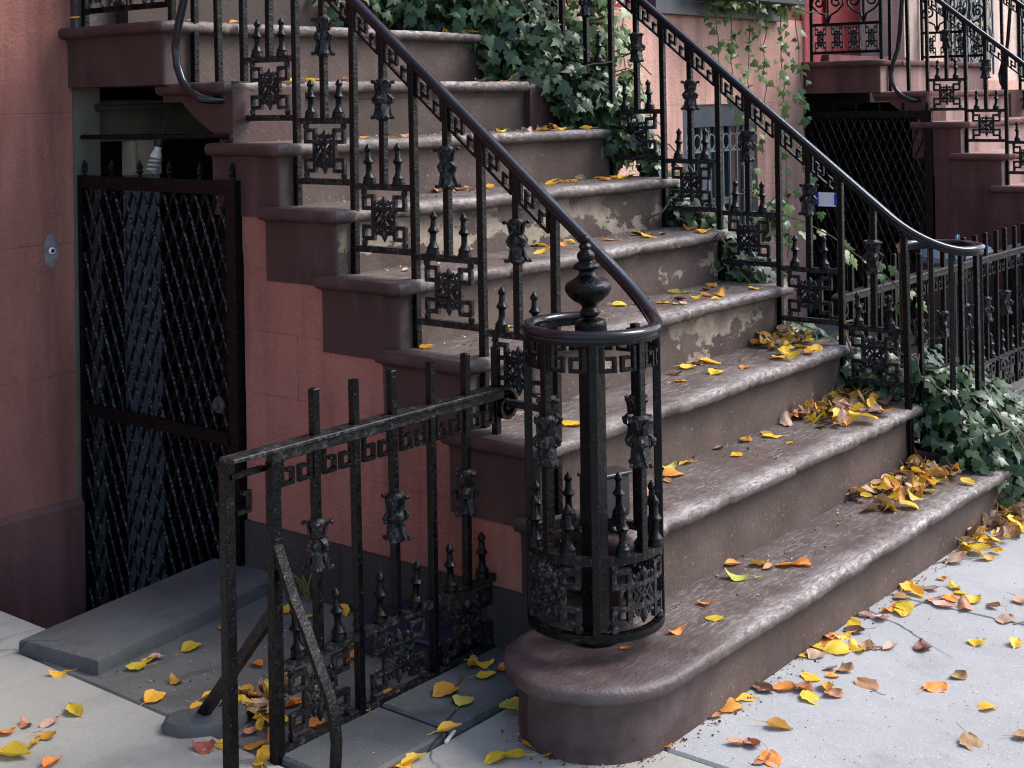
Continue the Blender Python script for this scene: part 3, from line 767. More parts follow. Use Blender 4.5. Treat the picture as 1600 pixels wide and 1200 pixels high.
def build_railing(label, mirror=False, lower=True, xo=0.):
    """stair railing on the side x = RX; mirrored for the other side"""
    sgn = -1 if mirror else 1
    rl = thing('iron_railing', label, 'railing')
    MX = (lambda x: W_-x) if mirror else (lambda x: x)
    x0 = MX(RX); rz = pi/2
    cr = .135 if mirror else CR; cg = (CAGE[0]-.015, CAGE[1]-.03) if mirror else CAGE
    post = MB(); post.box(-.0102, .0102, -.0102, .0102, 0, 1, bev=.0018); pm = post.mesh('post', 'iron', 30)
    def bar_at(name, x, y, z0, z1, me=pm):
        return put(name, me, rl, (x, y, z0), rot=(irr.gauss(0, .004), irr.gauss(0, .005), irr.gauss(0, .03)), scale=(1, 1, z1-z0))
    ks = range(2, 9) if lower else range(5, 9)
    for k in (([1]+list(ks)) if mirror else ks): bar_at('post', x0, POSTY[k], tread_z(k)-.002, hr_z(POSTY[k])+.006)
    for k in ks:
        if k == 8: continue
        ya, yb_ = POSTY[k], POSTY[k+1] if k+1 in POSTY else None
    bays = [(k, POSTY[k], POSTY[k-1]) for k in (range(2, 8) if lower else range(6, 8))]
    for k, yu, yl in bays:
        zb = tread_z(k)+.075; yc = (yu+yl)/2
        if k > 2 or mirror: put('fret_panel', FRET, rl, (x0, yc, zb), rz)
        if k == 2 and not mirror: continue
        for s_ in (.26, .74): spike(rl, (x0, yl+(yu-yl)*s_, zb+.188))
        bar_at('baluster', x0, yc, zb+.185, hr_z(yc)+.006)
        collar(rl, (x0, yc, zb+.43))
    for y in (POSTY[8]-.12,): bar_at('baluster', x0, y, tread_z(8)-.002, hr_z(y)+.006)
    ysk = [POSTY[8]]
    allp = sorted(set([POSTY[k] for k in ks]+[(POSTY[k]+POSTY[k-1])/2 for k in ks if (k-1) in POSTY and k > 2]+[POSTY[8]-.12]))
    for a, c in zip(allp, allp[1:]):
        if c-a < .16: put('meander', KEY, rl, (x0, a+.011+(c-a-.022-(T_/2-.022))/2, hr_z(a+.011)-.004), rz)
    # handrail: rakes down, eases and rings the newel cage
    path = []
    ytop = 3.0
    y = 2.05
    path.append((x0, 2.45, hr_z(2.05)+.03+.012)); path.append((x0, 2.15, hr_z(2.05)+.024+.018))
    while y > .36: path.append((x0, y, hr_z(y)+.014)); y -= .09
    if lower:
        zt = .908; N = 52; tha = radians(-62)
        P0 = Vector((RX, .325, hr_z(.325)+.014)); P3 = Vector((cg[0]+cr*cos(tha), cg[1]+cr*sin(tha), zt))
        d0 = Vector((0, -1, -SLOPE)).normalized(); d3 = Vector((sin(tha), -cos(tha), 0))
        P1 = P0+d0*.10; P2 = P3-d3*.085
        for i in range(13):
            t = i/12; q = P0*(1-t)**3+P1*3*t*(1-t)**2+P2*3*t*t*(1-t)+P3*t**3
            path.append((MX(q.x), q.y, q.z))
        for i in range(1, N+1):
            th = tha-radians(i*262/N); path.append((MX(cg[0]+cr*cos(th)), cg[1]+cr*sin(th), zt))
    path.reverse()
    b = MB(); b.tube(path, 1., prof=HAND, upv=(0, 0, 1)); b.obj('handrail', 'rail', rl, smooth=50)
    b = MB(); b.tube([(p[0], p[1], p[2]-.017) for p in path], 1., prof=[(-.010, -.001), (.010, -.001), (.010, .008), (-.010, .008)], upv=(0, 0, 1)); b.obj('rail_bar', 'iron', rl, smooth=30)
    # landing balustrade with scrolls
    xl = MX(.03)
    for y_ in (1.985, 2.46): bar_at('landing_post', xl, y_, 1.72, 2.62)
    for z_ in (1.775, 1.955, 2.60): m = MB(); m.box(xl-.009, xl+.009, 1.99, 2.455, z_-.009, z_+.009); m.obj('landing_rail', 'iron', rl, smooth=0)
    for i in range(4): put('fret_panel', FRET, rl, (xl, 2.048+i*.116, 1.775), rz, scale=(.46, 1, 1))
    for i in range(2):
        yc = 2.10+i*.245
        for sg in (-1, 1):
            for zc, vz in ((2.10, 1), (2.42, -1)):
                m = MB(); sp = [(xl, yc+sg*(.012+.10*(q/16)), zc-vz*.13*(1-q/16)) for q in range(0, 9)]
                spl = [(xl, yc+sg*(.062+.048*(1-q/22)*cos(q*.5-.5)), zc+vz*.05*(1-q/22)*sin(q*.5-.5)) for q in range(20)]
                m.tube([(xl, yc+sg*.006, zc-vz*.13), (xl, yc+sg*.02, zc-vz*.085), (xl, yc+sg*.07, zc-vz*.06)]+spl, .0075, 5); m.obj('scroll', 'iron', rl)
        m = MB(); m.tube([(xl, yc, 1.96), (xl, yc, 2.595)], .008, 6); m.lathe([(.004, -.05), (.018, -.03), (.010, 0), (.018, .03), (.004, .05)], 8, (xl, yc, 2.26)); m.obj('scroll_stem', 'iron', rl)
    # curved tie rod from the rail down into the side of the stoop
    xr = MX(-.022)
    pth = [(xr, 1.80, 2.40), (xr, 1.82, 2.1), (xr, 1.84, 1.88), (xr, 1.856, 1.777), (xr, 1.885, 1.70), (xr, 1.902, 1.635), (xr, 1.895, 1.575), (xr, 1.870, 1.525), (xr, 1.83, 1.488), (xr, 1.78, 1.468), (MX(.0), 1.755, 1.463), (MX(.05), 1.745, 1.462)]
    m = MB(); m.tube(pth, .0135, 10); m.obj('tie_rod', 'rail', rl)
    if not lower: return rl
    # newel cage on the bullnose step
    cx, cy = MX(cg[0]), cg[1]; C = (cx, cy)
    zb, zm, ztp = .232, .405, .886
    a_front = radians(216.3) if not mirror else radians(216.3)
    for z_, hh, dd in ((zb, .018, .020), (zm, .016, .018))[:1 if mirror else 2]:
        m = MB(); N = 48
        m.tube([(cx+cr*cos(2*pi*i/N), cy+cr*sin(2*pi*i/N), z_) for i in range(N)], 1., prof=[(-dd/2, -hh/2), (dd/2, -hh/2), (dd/2, hh/2), (-dd/2, hh/2)], closed=True, upv=(0, 0, 1)); m.obj('cage_ring', 'iron', rl, smooth=30)
    cb = MB(); hb_ = .0085 if mirror else .0095; cb.box(-hb_, hb_, -hb_, hb_, 0, 1, bev=.0018); cbm = cb.mesh('cage_bar', 'iron', 30)
    for i in range(8):
        a = a_front+i*pi/4; lowz = zb if i % 2 == 0 else zm
        if i in (3, 4) and True: pass
        put('cage_bar', cbm, rl, (cx+cr*cos(a), cy+cr*sin(a), zb if mirror else lowz), a, scale=(1, 1, ztp+.012-(zb if mirror else lowz)))
        if mirror: continue
        if i % 2 == 1:
            put('collar', COLLAR, rl, (cx+cr*cos(a), cy+cr*sin(a), .665), a)
            for q in (-1, 1): put('spike', SPIKE, rl, (cx+cr*cos(a+q*radians(21)), cy+cr*sin(a+q*radians(21)), zm+.008), a)
            f_ = fret(cr*pi/2, zm-zb, nseg=9)
            f_.map(lambda x, y, z: (x, y, z+zb)); f_.map(bend(C, cr, a)); f_.obj('fret_panel', 'irond', rl, smooth=40)
        kf = MB(); 
        w_ = cr*pi/4-.026
        for sx in (-1, 1):
            xo = -w_/2+.002 if sx < 0 else .006
            L = w_*.42; h = .058; t = .008
            s0 = len(kf.v); kf.box(xo, xo+t, -.006, .006, -h, 0); kf.box(xo, xo+L, -.0055, .0055, -h, -h+t); kf.box(xo+L-t, xo+L, -.006, .006, -h, -h*.4); kf.box(xo+L*.4, xo+L, -.0055, .0055, -h*.45-t/2, -h*.45+t/2)
            if sx > 0: c0 = 2*xo+L; kf.v[s0:] = [(c0-x, y, z) for x, y, z in kf.v[s0:]]
        kf.map(lambda x, y, z: (x, y, z+ztp)); kf.map(bend(C, cr, a+pi/8)); kf.obj('meander', 'iron', rl, smooth=0)
    z1 = tread_z(1)
    if mirror: return rl
    m = MB(); m.lathe([(.058, 0), (.060, .012), (.050, .022), (.036, .030)], 16, (cx, cy, z1-.001)); m.obj('newel_base', 'iron', rl)
    m = MB(); m.box(cx-.0235, cx+.0235, cy-.0235, cy+.0235, z1+.02, .895, bev=.003); m.obj('newel_post', 'iron', rl, smooth=30)
    U = [(.037, 0), (.038, .006), (.037, .030), (.031, .037), (.018, .041), (.0165, .045), (.022, .049), (.0235, .057), (.018, .065), (.0175, .070), (.026, .079), (.042, .094), (.053, .106), (.0555, .113), (.053, .120), (.043, .128), (.029, .135), (.020, .143), (.0175, .151), (.020, .156), (.029, .159), (.032, .164), (.029, .169), (.021, .174), (.0175, .177), (.020, .183), (.0215, .190), (.018, .198), (.0125, .203), (.0135, .207), (.0155, .212), (.0115, .217), (.0105, .220), (.013, .225), (.0125, .232), (.007, .238), (.001, .240)]
    def smooth(P, n=3):
        out = []
        for i in range(len(P)-1):
            p0, p1, p2, p3 = (Vector(P[max(0, min(len(P)-1, i+j))]) for j in (-1, 0, 1, 2))
            for q in range(n):
                t = q/n; out.append(tuple(.5*((2*p1)+(p2-p0)*t+(2*p0-5*p1+4*p2-p3)*t*t+(3*p1-p0-3*p2+p3)*t**3)))
        return [(max(r, .0005), z) for r, z in out]+[P[-1]]
    U = smooth([(.037, 0), (.038, .006), (.037, .030), (.031, .037), (.018, .041), (.0165, .045), (.022, .049), (.0235, .057), (.018, .065), (.0175, .070), (.024, .077), (.036, .085), (.047, .095), (.0535, .106), (.0555, .115), (.053, .123), (.045, .130), (.033, .136), (.023, .143), (.0185, .150)]+U[19:])
    m = MB(); m.lathe(U, 28, (0, 0, 0), fn=lambda r, z, th: r*(1+.045*cos(8*th)) if .155 < z < .172 else r)
    o = m.obj('newel_finial', 'iron', rl, (cx, cy, .888)); o.rotation_euler = (radians(-1.5), radians(-3), 0)
    return rl
rail_l = build_railing('black iron stair railing with newel cage and urn, near left side of stoop')
rail_r = build_railing('black iron stair railing overgrown with ivy along the far right side of the stoop', mirror=True)

# ------------------------------------------------------------------ next stoop and its railings: same pattern, redder stone
def recolour(root, table):
    for o in root.children_recursive:
        if o.type == 'MESH' and any(m and m.name in table for m in o.data.materials):
            o.data = o.data.copy()
            for i, m in enumerate(o.data.materials):
                if m and m.name in table: o.data.materials[i] = MAT[table[m.name]]
        if 'label' in o: del o['label']
stoop_n = copy_tree(stoop); stoop_n.location = (ND, 0, NZ)
tag(stoop_n, 'reddish brown stone stoop at the right edge, cut off by the frame', 'stoop')
recolour(stoop_n, {'brown_side_paint': 'brownstone', 'pink_stucco': 'brownstone', 'worn_stone_tread': 'treadb', 'worn_stone_nosing': 'brownstone', 'brown_riser_paint': 'treadb', 'peeling_riser_paint': 'treadb', 'flaking_riser_paint': 'treadb'})
rail_n = copy_tree(rail_l); rail_n.location = (ND, 0, NZ); tag(rail_n, 'black iron stair railing with scrolled landing panel at the upper right corner', 'railing')
rail_n2 = copy_tree(rail_r); rail_n2.location = (ND, 0, NZ); tag(rail_n2, 'far railing of the stoop at the upper right corner, in front of cream wall', 'railing')

# ------------------------------------------------------------------ fences
FX = .1285
def build_fence(label, x_start, nbay, y=.68, scroll=1, left_post=False):
    fc = thing('iron_fence', label, 'fence', (x_start, y, 0))
    wbay = 2*FX
    pb = MB(); pb.box(-.0098, .0098, -.0098, .0098, 0, .80, bev=.0018)
    pb.v = [(x*(.55 if z > .799 else 1), yy*(.55 if z > .799 else 1), z) for x, yy, z in pb.v]; pbm = pb.mesh('bar', 'iron', 30)
    FP = fret(wbay, .180).mesh('fret_panel', 'irond', 40); KF = key_flat(FX-.022)
    sb = MB(); sb.box(-.0098, .0098, -.0098, .0098, .205, .80, bev=.0018); sbm = sb.mesh('bar', 'iron', 30)
    for i in range(nbay):
        xa = i*wbay
        if i or not left_post: put('bar', pbm, fc, (xa, 0, 0), rot=(irr.gauss(0, .003), irr.gauss(0, .005), 0))
        put('bar', sbm, fc, (xa+FX, 0, 0), rot=(irr.gauss(0, .003), irr.gauss(0, .005), 0)); collar(fc, (xa+FX, 0, .445))
        put('fret_panel', FP, fc, (xa+FX, 0, .022))
        for s_ in (.26, .74): spike(fc, (xa+wbay*s_, 0, .212))
        for q in (0, 1): put('meander', KF, fc, (xa+FX*(q+.5), 0, .662))
    put('bar', pbm, fc, (nbay*wbay, 0, 0))
    L = nbay*wbay
    x0, x1 = (-.13, L+.02) if left_post else (-.10, L)
    m = MB(); m.box(x0, x1, -.024, .024, .684, .694, bev=.002); m.box(x0+(.12 if left_post else 0), x1, -.013, .013, .660, .684, bev=.002); m.obj('top_rail', 'irond', fc, smooth=30)
    # volute ending the top rail
    sx = 1 if left_post else -1; xe = x1 if left_post else x0
    m = MB(); sp = []
    for q in range(26): a = pi/2-q*.30; r = .047*(1-q/32); sp.append((xe+sx*(r*cos(a)+.002), 0, .642+r*sin(a)))
    m.tube(sp, 1., prof=[(-.022, -.005), (.022, -.005), (.022, .005), (-.022, .005)], upv=(0, 1, 0)) if False else m.tube(sp, 1., prof=[(-.005, -.022), (.005, -.022), (.005, .022), (-.005, .022)], upv=(0, 1, 0))
    m.lathe([(.004, -.024), (.011, -.022), (.011, .022), (.004, .024)], 10); 
    nL = 40; m.v[-nL:] = [(xe+sx*.004+a, c_, .642+b_) for a, b_, c_ in m.v[-nL:]]
    m.obj('rail_volute', 'iron', fc, smooth=45)
    return fc
fence_l = build_fence('black iron area fence with pointed bars standing left of the newel cage', -.712, 3, left_post=True)
pp = MB(); pp.box(-.0135, .0135, -.0125, .0125, 0, .684, bev=.002); pp.obj('end_post', 'iron', fence_l, (-.105, .03, 0), smooth=30)
pp = MB(); pp.box(-.0135, .0135, -.0125, .0125, 0, .662, bev=.002); pp.obj('gate_post', 'iron', fence_l, (0, 0, 0), smooth=30)
pp = MB(); pp.box(-.105, -.012, .012, .026, .640, .652); pp.box(-.090, -.050, .012, .024, .560, .568); pp.box(-.058, -.050, .012, .024, .568, .604); pp.box(-.075, -.050, .013, .023, .600, .608); pp.obj('latch', 'iron', fence_l, smooth=0)
m = MB(); m.tube([(0, -0.01, 0.494), (0.0, -0.004, 0.484), (0.002, -0.024, 0.439), (0.004, -0.055, 0.368), (0.006, -0.093, 0.307), (0.008, -0.127, 0.239), (0.01, -0.156, 0.185), (0.012, -0.168, 0.141), (0.012, -0.175, 0.088), (0.012, -0.17, 0.033), (0.012, -0.17, -0.02)], 1., prof=[(-.012, -.006), (.012, -.006), (.013, 0), (.012, .006), (-.012, .006), (-.013, 0)], upv=(0, 1, 0)); m.lathe([(.003, -.012), (.012, -.008), (.014, 0), (.012, .008), (.003, .012)], 10, (0, -.014, .437)); m.obj('front_brace', 'iron', fence_l)
m = MB(); m.bar((0, .005, .33), (.02, .285, .02), .024, .020); m.bar((.02, .285, .025), (.02, .288, -.02), .026, .022); m.obj('back_brace', 'iron', fence_l, smooth=30)
fence_r = build_fence('black iron area fence behind the ivy, running off the right edge', 2.20, 12)

# ------------------------------------------------------------------ basement gates with diamond lattice
def build_gate(label, x, dz=0., z0=-.5, z1=1.215):
    gt = thing('security_gate', label, 'gate', (x, 0, dz))
    y0, y1 = 1.665, 2.492
    m = MB(); m.box(-.016, .016, y0, y0+.045, z0, z1); m.box(-.016, .016, y1-.022, y1, z0, z1); m.box(-.015, .015, y0+.045, y1-.022, z1-.045, z1-.001); m.box(-.015, .015, y0+.045, y1-.022, z0, z0+.06)
    m.obj('frame', 'iron', gt, smooth=0)
    m = MB(); m.box(-.020, -.004, y0+.045, y1-.022, .400, .440); m.obj('middle_rail', 'iron', gt, smooth=0)
    cw_, ch = .0535, .127; ya, yb_ = y0+.042, y1-.018; za, zb = z0+.05, z1-.05
    sl = ch/cw_
    nlat = 0
    for fam in (1, -1):
        c = ya-(zb-za)/sl if fam > 0 else ya
        cend = yb_ if fam > 0 else yb_+(zb-za)/sl
        while c < cend:
            # line y = c + fam*(z-za)/sl
            zs0, zs1 = za, zb
            f_ = lambda z: c+fam*(z-za)/sl
            if fam > 0: zs0 = max(za, za+(ya-c)*sl); zs1 = min(zb, za+(yb_-c)*sl)
            else: zs0 = max(za, za+(c-yb_)*sl); zs1 = min(zb, za+(c-ya)*sl)
            if zs1-zs0 > .03:
                m = MB(); xx = -.006 if fam > 0 else .0005
                m.bar((xx, f_(zs0), zs0), (xx, f_(zs1), zs1), .007 if fam > 0 else .004, .0042 if fam > 0 else .0125, upv=(1, 0, 0)); m.obj('lattice_bar', 'lattice' if fam > 0 else 'iron', gt, smooth=0); nlat += 1
            c += cw_
    for i in range(6):
        m = MB(); m.lathe([(.006, 0), (.006, .01), (.012, .016), (.008, .024), (.011, .032), (.001, .055)], 8); m.obj('finial', 'iron', gt, (0, y0+.03+i*(y1-y0-.05)/5, z1))
    m = MB(); m.lathe([(.026, -.004), (.026, .002), (.014, .006), (.014, .016), (.004, .018)], 14); m.map(lambda a, b_, c_: (-c_-.017, a, b_)); m.obj('lock', 'steel', gt, (0, y0+.09, .52))
    return gt
gate_l = build_gate('black diamond-lattice security gate under the landing at the left', .026)
gate_r = build_gate('dark lattice security gate under the stoop at the right, paper taped on it', ND+.03, NZ, -.3, 1.40)
m = MB(); m.box(.062, .09, 1.60, 1.80, -.5, 1.30); m.obj('gate_jamb', 'iron', gate_l, (-.026, 0, 0), smooth=0)
m = MB(); m.box(.062, .09, 1.60, 1.80, -.5, 1.30); m.obj('gate_jamb', 'iron', gate_r, (-.03, 0, 0), smooth=0)
# ------------------------------------------------------------------ ivy
def ivy_leaf(seed):
    rnd = random.Random(seed)
    out = [(0, -.05), (.22, -.20), (.42, -.05), (.50, .18), (.30, .26), (.36, .50), (.16, .58), (0, 1.0), (-.16, .58), (-.36, .50), (-.30, .26), (-.50, .18), (-.42, -.05), (-.22, -.20)]
    v = [(0, .18, .05)]; 
    for (x, y) in out:
        x *= 1+rnd.uniform(-.12, .12); y *= 1+rnd.uniform(-.1, .1)
        v.append((x, y, -.22*x*x-.20*max(0, y-.2)**2+rnd.uniform(-.03, .03)))
    n = len(out); f = [(0, i+1, (i+1) % n+1) for i in range(n)]
    return v, f
IVY = [ivy_leaf(i) for i in range(4)]
IVM = {}
for mt in ('ivy', 'ivyb'):
    for i, (v, f) in enumerate(IVY):
        b = MB(); b.add(v, f); IVM[mt, i] = b.mesh('leaf', mt, 60)
def leaf_matrix(p, nrm, rnd, size, droop=.7):
    n = nrm.normalized()
    d = Vector((rnd.uniform(-1, 1), rnd.uniform(-1, 1), -droop+rnd.uniform(-.6, .6))); d = d-n*d.dot(n)
    if d.length < 1e-4: d = n.orthogonal()
    d.normalize(); x = d.cross(n)
    M = Matrix((x, d, n)).transposed().to_4x4(); M.translation = p
    return M @ Matrix.Diagonal((size, size, size, 1))
def ivy_plant(name, label, samples, stems, nsolo, mat='ivy', seed=1, base=(0, 0, 0)):
    """samples: list of (point, normal, size)"""
    rnd = random.Random(seed); root = thing(name, label, 'ivy', base); B = Vector(base)
    samples = sorted(samples, key=lambda s: -s[2]*(1.2 if s[3] else .6))
    for i, (p, n, sz, outer) in enumerate(samples[:nsolo]):
        M = leaf_matrix(p-B, n, rnd, sz); o = bpy.data.objects.new('leaf', IVM[mat, i % 4]); COL.objects.link(o); o.parent = root; o.matrix_local = M
    rest = samples[nsolo:]
    if rest:
        b = MB(); tint = []
        for (p, n, sz, outer) in rest:
            v, f = IVY[rnd.randrange(4)]; M = leaf_matrix(p-B, n, rnd, sz); b.add([M @ Vector(q) for q in v], f); tint += [rnd.random()]*len(v)
        me = bpy.data.meshes.new('foliage'); me.from_pydata(b.v, [], b.f); me.materials.append(MAT[mat])
        at_ = me.attributes.new('tint', 'FLOAT', 'POINT'); at_.data.foreach_set('value', tint)
        me.polygons.foreach_set('use_smooth', [True]*len(me.polygons))
        o = put('foliage', me, root); o['kind'] = 'stuff'
    if stems:
        b = MB()
        for path, r in stems: b.tube([Vector(q)-B for q in path], r, 5)
        o = b.obj('stems', 'stem', root)
        if len(stems) > 1: o['kind'] = 'stuff'
    return root
def blob_samples(blobs, seed, size=(.030, .062), light=Vector((.2, -.7, .8))):
    rnd = random.Random(seed); out = []
    for (c, r, n) in blobs:
        for _ in range(n):
            d = Vector((rnd.gauss(0, 1), rnd.gauss(0, 1), rnd.gauss(0, 1))).normalized()
            q = rnd.random()**.45; q *= 1+.35*nz(d.x*2.1+c[0]*3, d.y*2.1+c[1]*3, d.z*2.1)
            p = Vector((c[0]+d.x*r[0]*q, c[1]+d.y*r[1]*q, c[2]+d.z*r[2]*q))
            if p.z < .012: p.z = .012+rnd.random()*.03
            nn = d*.6+light*.7+Vector((-.35, -.3, .1))+Vector((rnd.gauss(0, .5), rnd.gauss(0, .5), rnd.gauss(0, .4)))
            out.append((p, nn, rnd.uniform(*size), q > .72))
    return out
def rand_stems(blobs, seed, k, r=.004):
    rnd = random.Random(seed); out = []
    for (c, rr, n) in blobs:
        for _ in range(k):
            p = Vector((c[0]+rnd.uniform(-1, 1)*rr[0], c[1]+rnd.uniform(-1, 1)*rr[1], c[2]+rnd.uniform(-.2, .9)*rr[2])); d = Vector((rnd.gauss(0, 1), rnd.gauss(0, 1), rnd.gauss(-.3, .6))).normalized(); path = []
            for i in range(9):
                path.append(p.copy()); d = (d+Vector((rnd.gauss(0, .35), rnd.gauss(0, .35), rnd.gauss(-.08, .3)))).normalized(); p = p+d*.04; p.z = max(p.z, .012)
            out.append((path, rnd.uniform(.5, 1)*r))
    return out
# heap of ivy over the upper right of the steps and landing
B1 = [((1.66, 2.28, 1.92), (.34, .22, .26), 620), ((1.66, 2.02, 1.84), (.24, .16, .20), 420), ((1.72, 1.92, 1.70), (.22, .18, .24), 420), ((1.72, 1.76, 1.58), (.20, .14, .20), 420), ((1.76, 1.60, 1.44), (.15, .13, .16), 300), ((1.80, 1.46, 1.32), (.11, .12, .14), 190), ((1.28, 2.36, 1.88), (.26, .12, .20), 260), ((1.84, 1.34, 1.22), (.06, .08, .10), 60), ((1.92, 1.78, 1.55), (.14, .14, .18), 260), ((1.80, 1.84, 1.60), (.10, .07, .12), 200), ((1.84, 1.70, 1.50), (.08, .06, .10), 110), ((1.90, 1.69, 1.46), (.12, .05, .13), 190), ((1.88, 1.95, 1.74), (.14, .12, .20), 160)]
ivy_plant('ivy_plant', 'thick dark ivy spilling over the upper right end of the steps', blob_samples(B1, 11, (.034, .072)), rand_stems(B1, 5, 3), 240, base=(1.75, 2.0, 1.52))
# ivy hanging behind the upper far railing, lit look put into paler leaves
B2 = [((2.00, 1.95, 1.95), (.14, .30, .40), 330), ((1.97, 1.66, 1.72), (.10, .16, .34), 190), ((1.94, 1.52, 1.40), (.08, .10, .22), 90)]
ivy_plant('ivy_plant', 'sunlit light green ivy hanging behind the top of the ivy-grown railing', blob_samples(B2, 12, (.035, .065)), rand_stems(B2, 6, 3), 160, 'ivyb', 2, (1.98, 1.8, 1.3))
# along the middle of the far railing
B3 = [((1.84, 1.25, 1.02), (.07, .10, .10), 80), ((1.84, 1.10, .98), (.10, .10, .08), 90), ((1.84, 1.00, .86), (.09, .09, .10), 110), ((1.86, .90, .80), (.12, .10, .05), 90), ((1.92, .86, .98), (.05, .05, .10), 24)]
ivy_plant('ivy_plant', 'clump of ivy in the railing beside the fifth step, midway up', blob_samples(B3, 13, (.034, .066)), rand_stems(B3, 7, 3), 120, base=(1.84, 1.05, .78))
B4 = [((1.84, .70, .56), (.10, .10, .06), 70), ((1.86, .56, .50), (.13, .13, .10), 150), ((1.93, .42, .42), (.16, .14, .12), 190), ((1.98, .28, .38), (.22, .17, .15), 340), ((2.02, .14, .30), (.26, .15, .16), 380), ((2.10, .06, .19), (.28, .13, .15), 380), ((2.28, .06, .09), (.20, .14, .09), 170), ((1.96, .08, .26), (.16, .09, .07), 120), ((2.36, .22, .24), (.16, .16, .14), 120), ((1.86, .35, .47), (.09, .09, .05), 60)]
ivy_plant('ivy_plant', 'large mound of ivy round the right end of the bottom steps', blob_samples(B4, 14, (.030, .066)), rand_stems(B4, 8, 4)+rand_stems([((2.15, .0, .16), (.2, .08, .14), 0)], 9, 26, .0035), 290, base=(2.05, .2, .0))
# trailing shoots and hanging vines
def vine(label, path, nleaf, size, seed, mat='ivyb', nm='hanging_vine', r=.003, spread=.03):
    rnd = random.Random(seed); P = [Vector(q) for q in path]; S = []
    for i in range(nleaf):
        t = rnd.random()*(len(P)-1.001); k = int(t); p = P[k].lerp(P[k+1], t-k)+Vector((rnd.gauss(0, spread), rnd.gauss(0, spread*.6), rnd.gauss(0, spread)))
        S.append((p, Vector((-.6, -.7, .5))+Vector((rnd.gauss(0, .5), rnd.gauss(0, .5), rnd.gauss(0, .4))), rnd.uniform(*size), True))
    return ivy_plant(nm, label, S, [(path, r)], nleaf, mat, seed, path[-1])
def hang(x, y, z0, z1, seed, wob=.04, n=14):
    rnd = random.Random(seed); pts = []; dx = 0
    for i in range(n): dx += rnd.gauss(0, wob*.35); pts.append((x+dx, y+rnd.gauss(0, .01), z0+(z1-z0)*i/(n-1)))
    return pts
HV = [(4.10, 2.12, 1.50, 30, 'leftmost short vine below the window planter'), (4.32, 2.15, 1.25, 34, 'second vine from the left, hanging over the barred basement window'), (4.52, 2.15, .55, 60, 'long leafy vine hanging over the right half of the basement window'), (4.72, 2.15, 1.10, 34, 'vine hanging at the right edge of the basement window'), (4.93, 2.2, .45, 76, 'dense long vine hanging on the pink wall between window and dark gate'), (5.14, 2.4, .75, 62, 'rightmost long vine, hanging beside the dark gate opening'), (3.24, 2.2, 1.05, 22, 'thin vine on the pink wall behind the railing, far from the window')]
for i, (x, z0, z1, n, lb) in enumerate(HV): vine(lb, hang(x, 2.40, z0, z1, 40+i), n, (.030, .060), 60+i, spread=.035)
vine('twining shoot of ivy across the right railing above the fourth step', [(1.90, .86, 1.02), (1.93, .74, .98), (1.92, .62, .93), (1.95, .50, .84), (1.97, .42, .78), (1.98, .36, .72)], 26, (.032, .055), 71, 'ivyb', 'ivy_shoot', spread=.035)
vine('thin ivy shoot trailing onto the sidewalk at the right edge', [(2.16, .02, .34), (2.30, -.04, .30), (2.42, -.08, .24), (2.50, -.12, .14), (2.56, -.14, .03)], 22, (.035, .06), 72, 'ivy', 'ivy_shoot', spread=.04)
vine('ivy shoot with small leaves beside the sixth step, in the railing', [(1.90, 1.42, 1.26), (1.88, 1.34, 1.18), (1.88, 1.26, 1.10), (1.86, 1.20, 1.02)], 24, (.028, .05), 73, 'ivyb', 'ivy_shoot', spread=.03)
# planter under the parlour window
m = MB(); m.box(3.95, 4.95, FY-.26, FY-.06, 1.992, 2.16, bev=.008); pl = m.obj('window_planter', 'terracotta'); tag(pl, 'dark window planter on the sill at the top, vines hanging from it', 'planter')
B5 = [((4.2, 2.34, 2.16), (.25, .12, .10), 90), ((4.6, 2.34, 2.16), (.3, .12, .10), 110), ((4.35, 2.30, 2.02), (.35, .06, .10), 90), ((4.85, 2.32, 2.05), (.14, .08, .14), 60)]
ivy_plant('ivy_plant', 'light green ivy tumbling over the window planter at the top', blob_samples(B5, 15, (.035, .065)), rand_stems(B5, 9, 2), 150, 'ivyb', 5, (4.5, 2.34, 2.1))

# ------------------------------------------------------------------ fallen leaves
def leaf_mesh(kind, mt):
    rnd = random.Random(kind*13+5); nu, nv = 9, 7; v = []; f = []
    curl = [.25, .9, 1.5, .55, -.6, 1.1][kind]; fold = [.05, .25, .1, .5, .15, -.3][kind]; tw = [.1, .5, -.4, .3, .2, -.6][kind]
    asp = [.84, .68, .72, .60, .92, .66][kind]
    for i in range(nu):
        u = i/(nu-1)
        wd_ = asp*.5*(sin(pi*min(1, u*.93+.05))**.75)*(1.12-.30*u); wd_ *= 1+.07*sin(u*17+kind); eL, eR = 1+rnd.uniform(-.16, .08), 1+rnd.uniform(-.16, .08)
        for j in range(nv):
            w = (j/(nv-1)-.5)*2
            x = w*wd_*(eL if w < 0 else eR); y = u-.5+.03*abs(w)*sin(9*u+kind); z = abs(w)**1.4*wd_*fold*1.3+.03*sin(6*u+4*w+kind)+rnd.uniform(-.012, .012)
            # roll lengthwise
            a = y*curl*1.25
            if abs(curl) > .01: yy = sin(a)/(curl*1.25); zz = (1-cos(a))/(curl*1.25)
            else: yy, zz = y, 0
            th = tw*y; xr = x*cos(th)-z*sin(th); zr = x*sin(th)+z*cos(th)
            v.append((xr, yy-zr*sin(a), zz+zr*cos(a)))
    for i in range(nu-1):
        for j in range(nv-1): a = i*nv+j; f.append((a, a+1, a+nv+1, a+nv))
    b = MB(); b.add(v, f)
    p0 = Vector(v[nv//2]); b.tube([p0+Vector((0, .02, 0)), p0+Vector((.02, -.15, .01)), p0+Vector((.06, -.30, -.01)), p0+Vector((.13, -.45, .03))], .012, 4)
    return b.mesh('fallen_leaf', mt, 60)
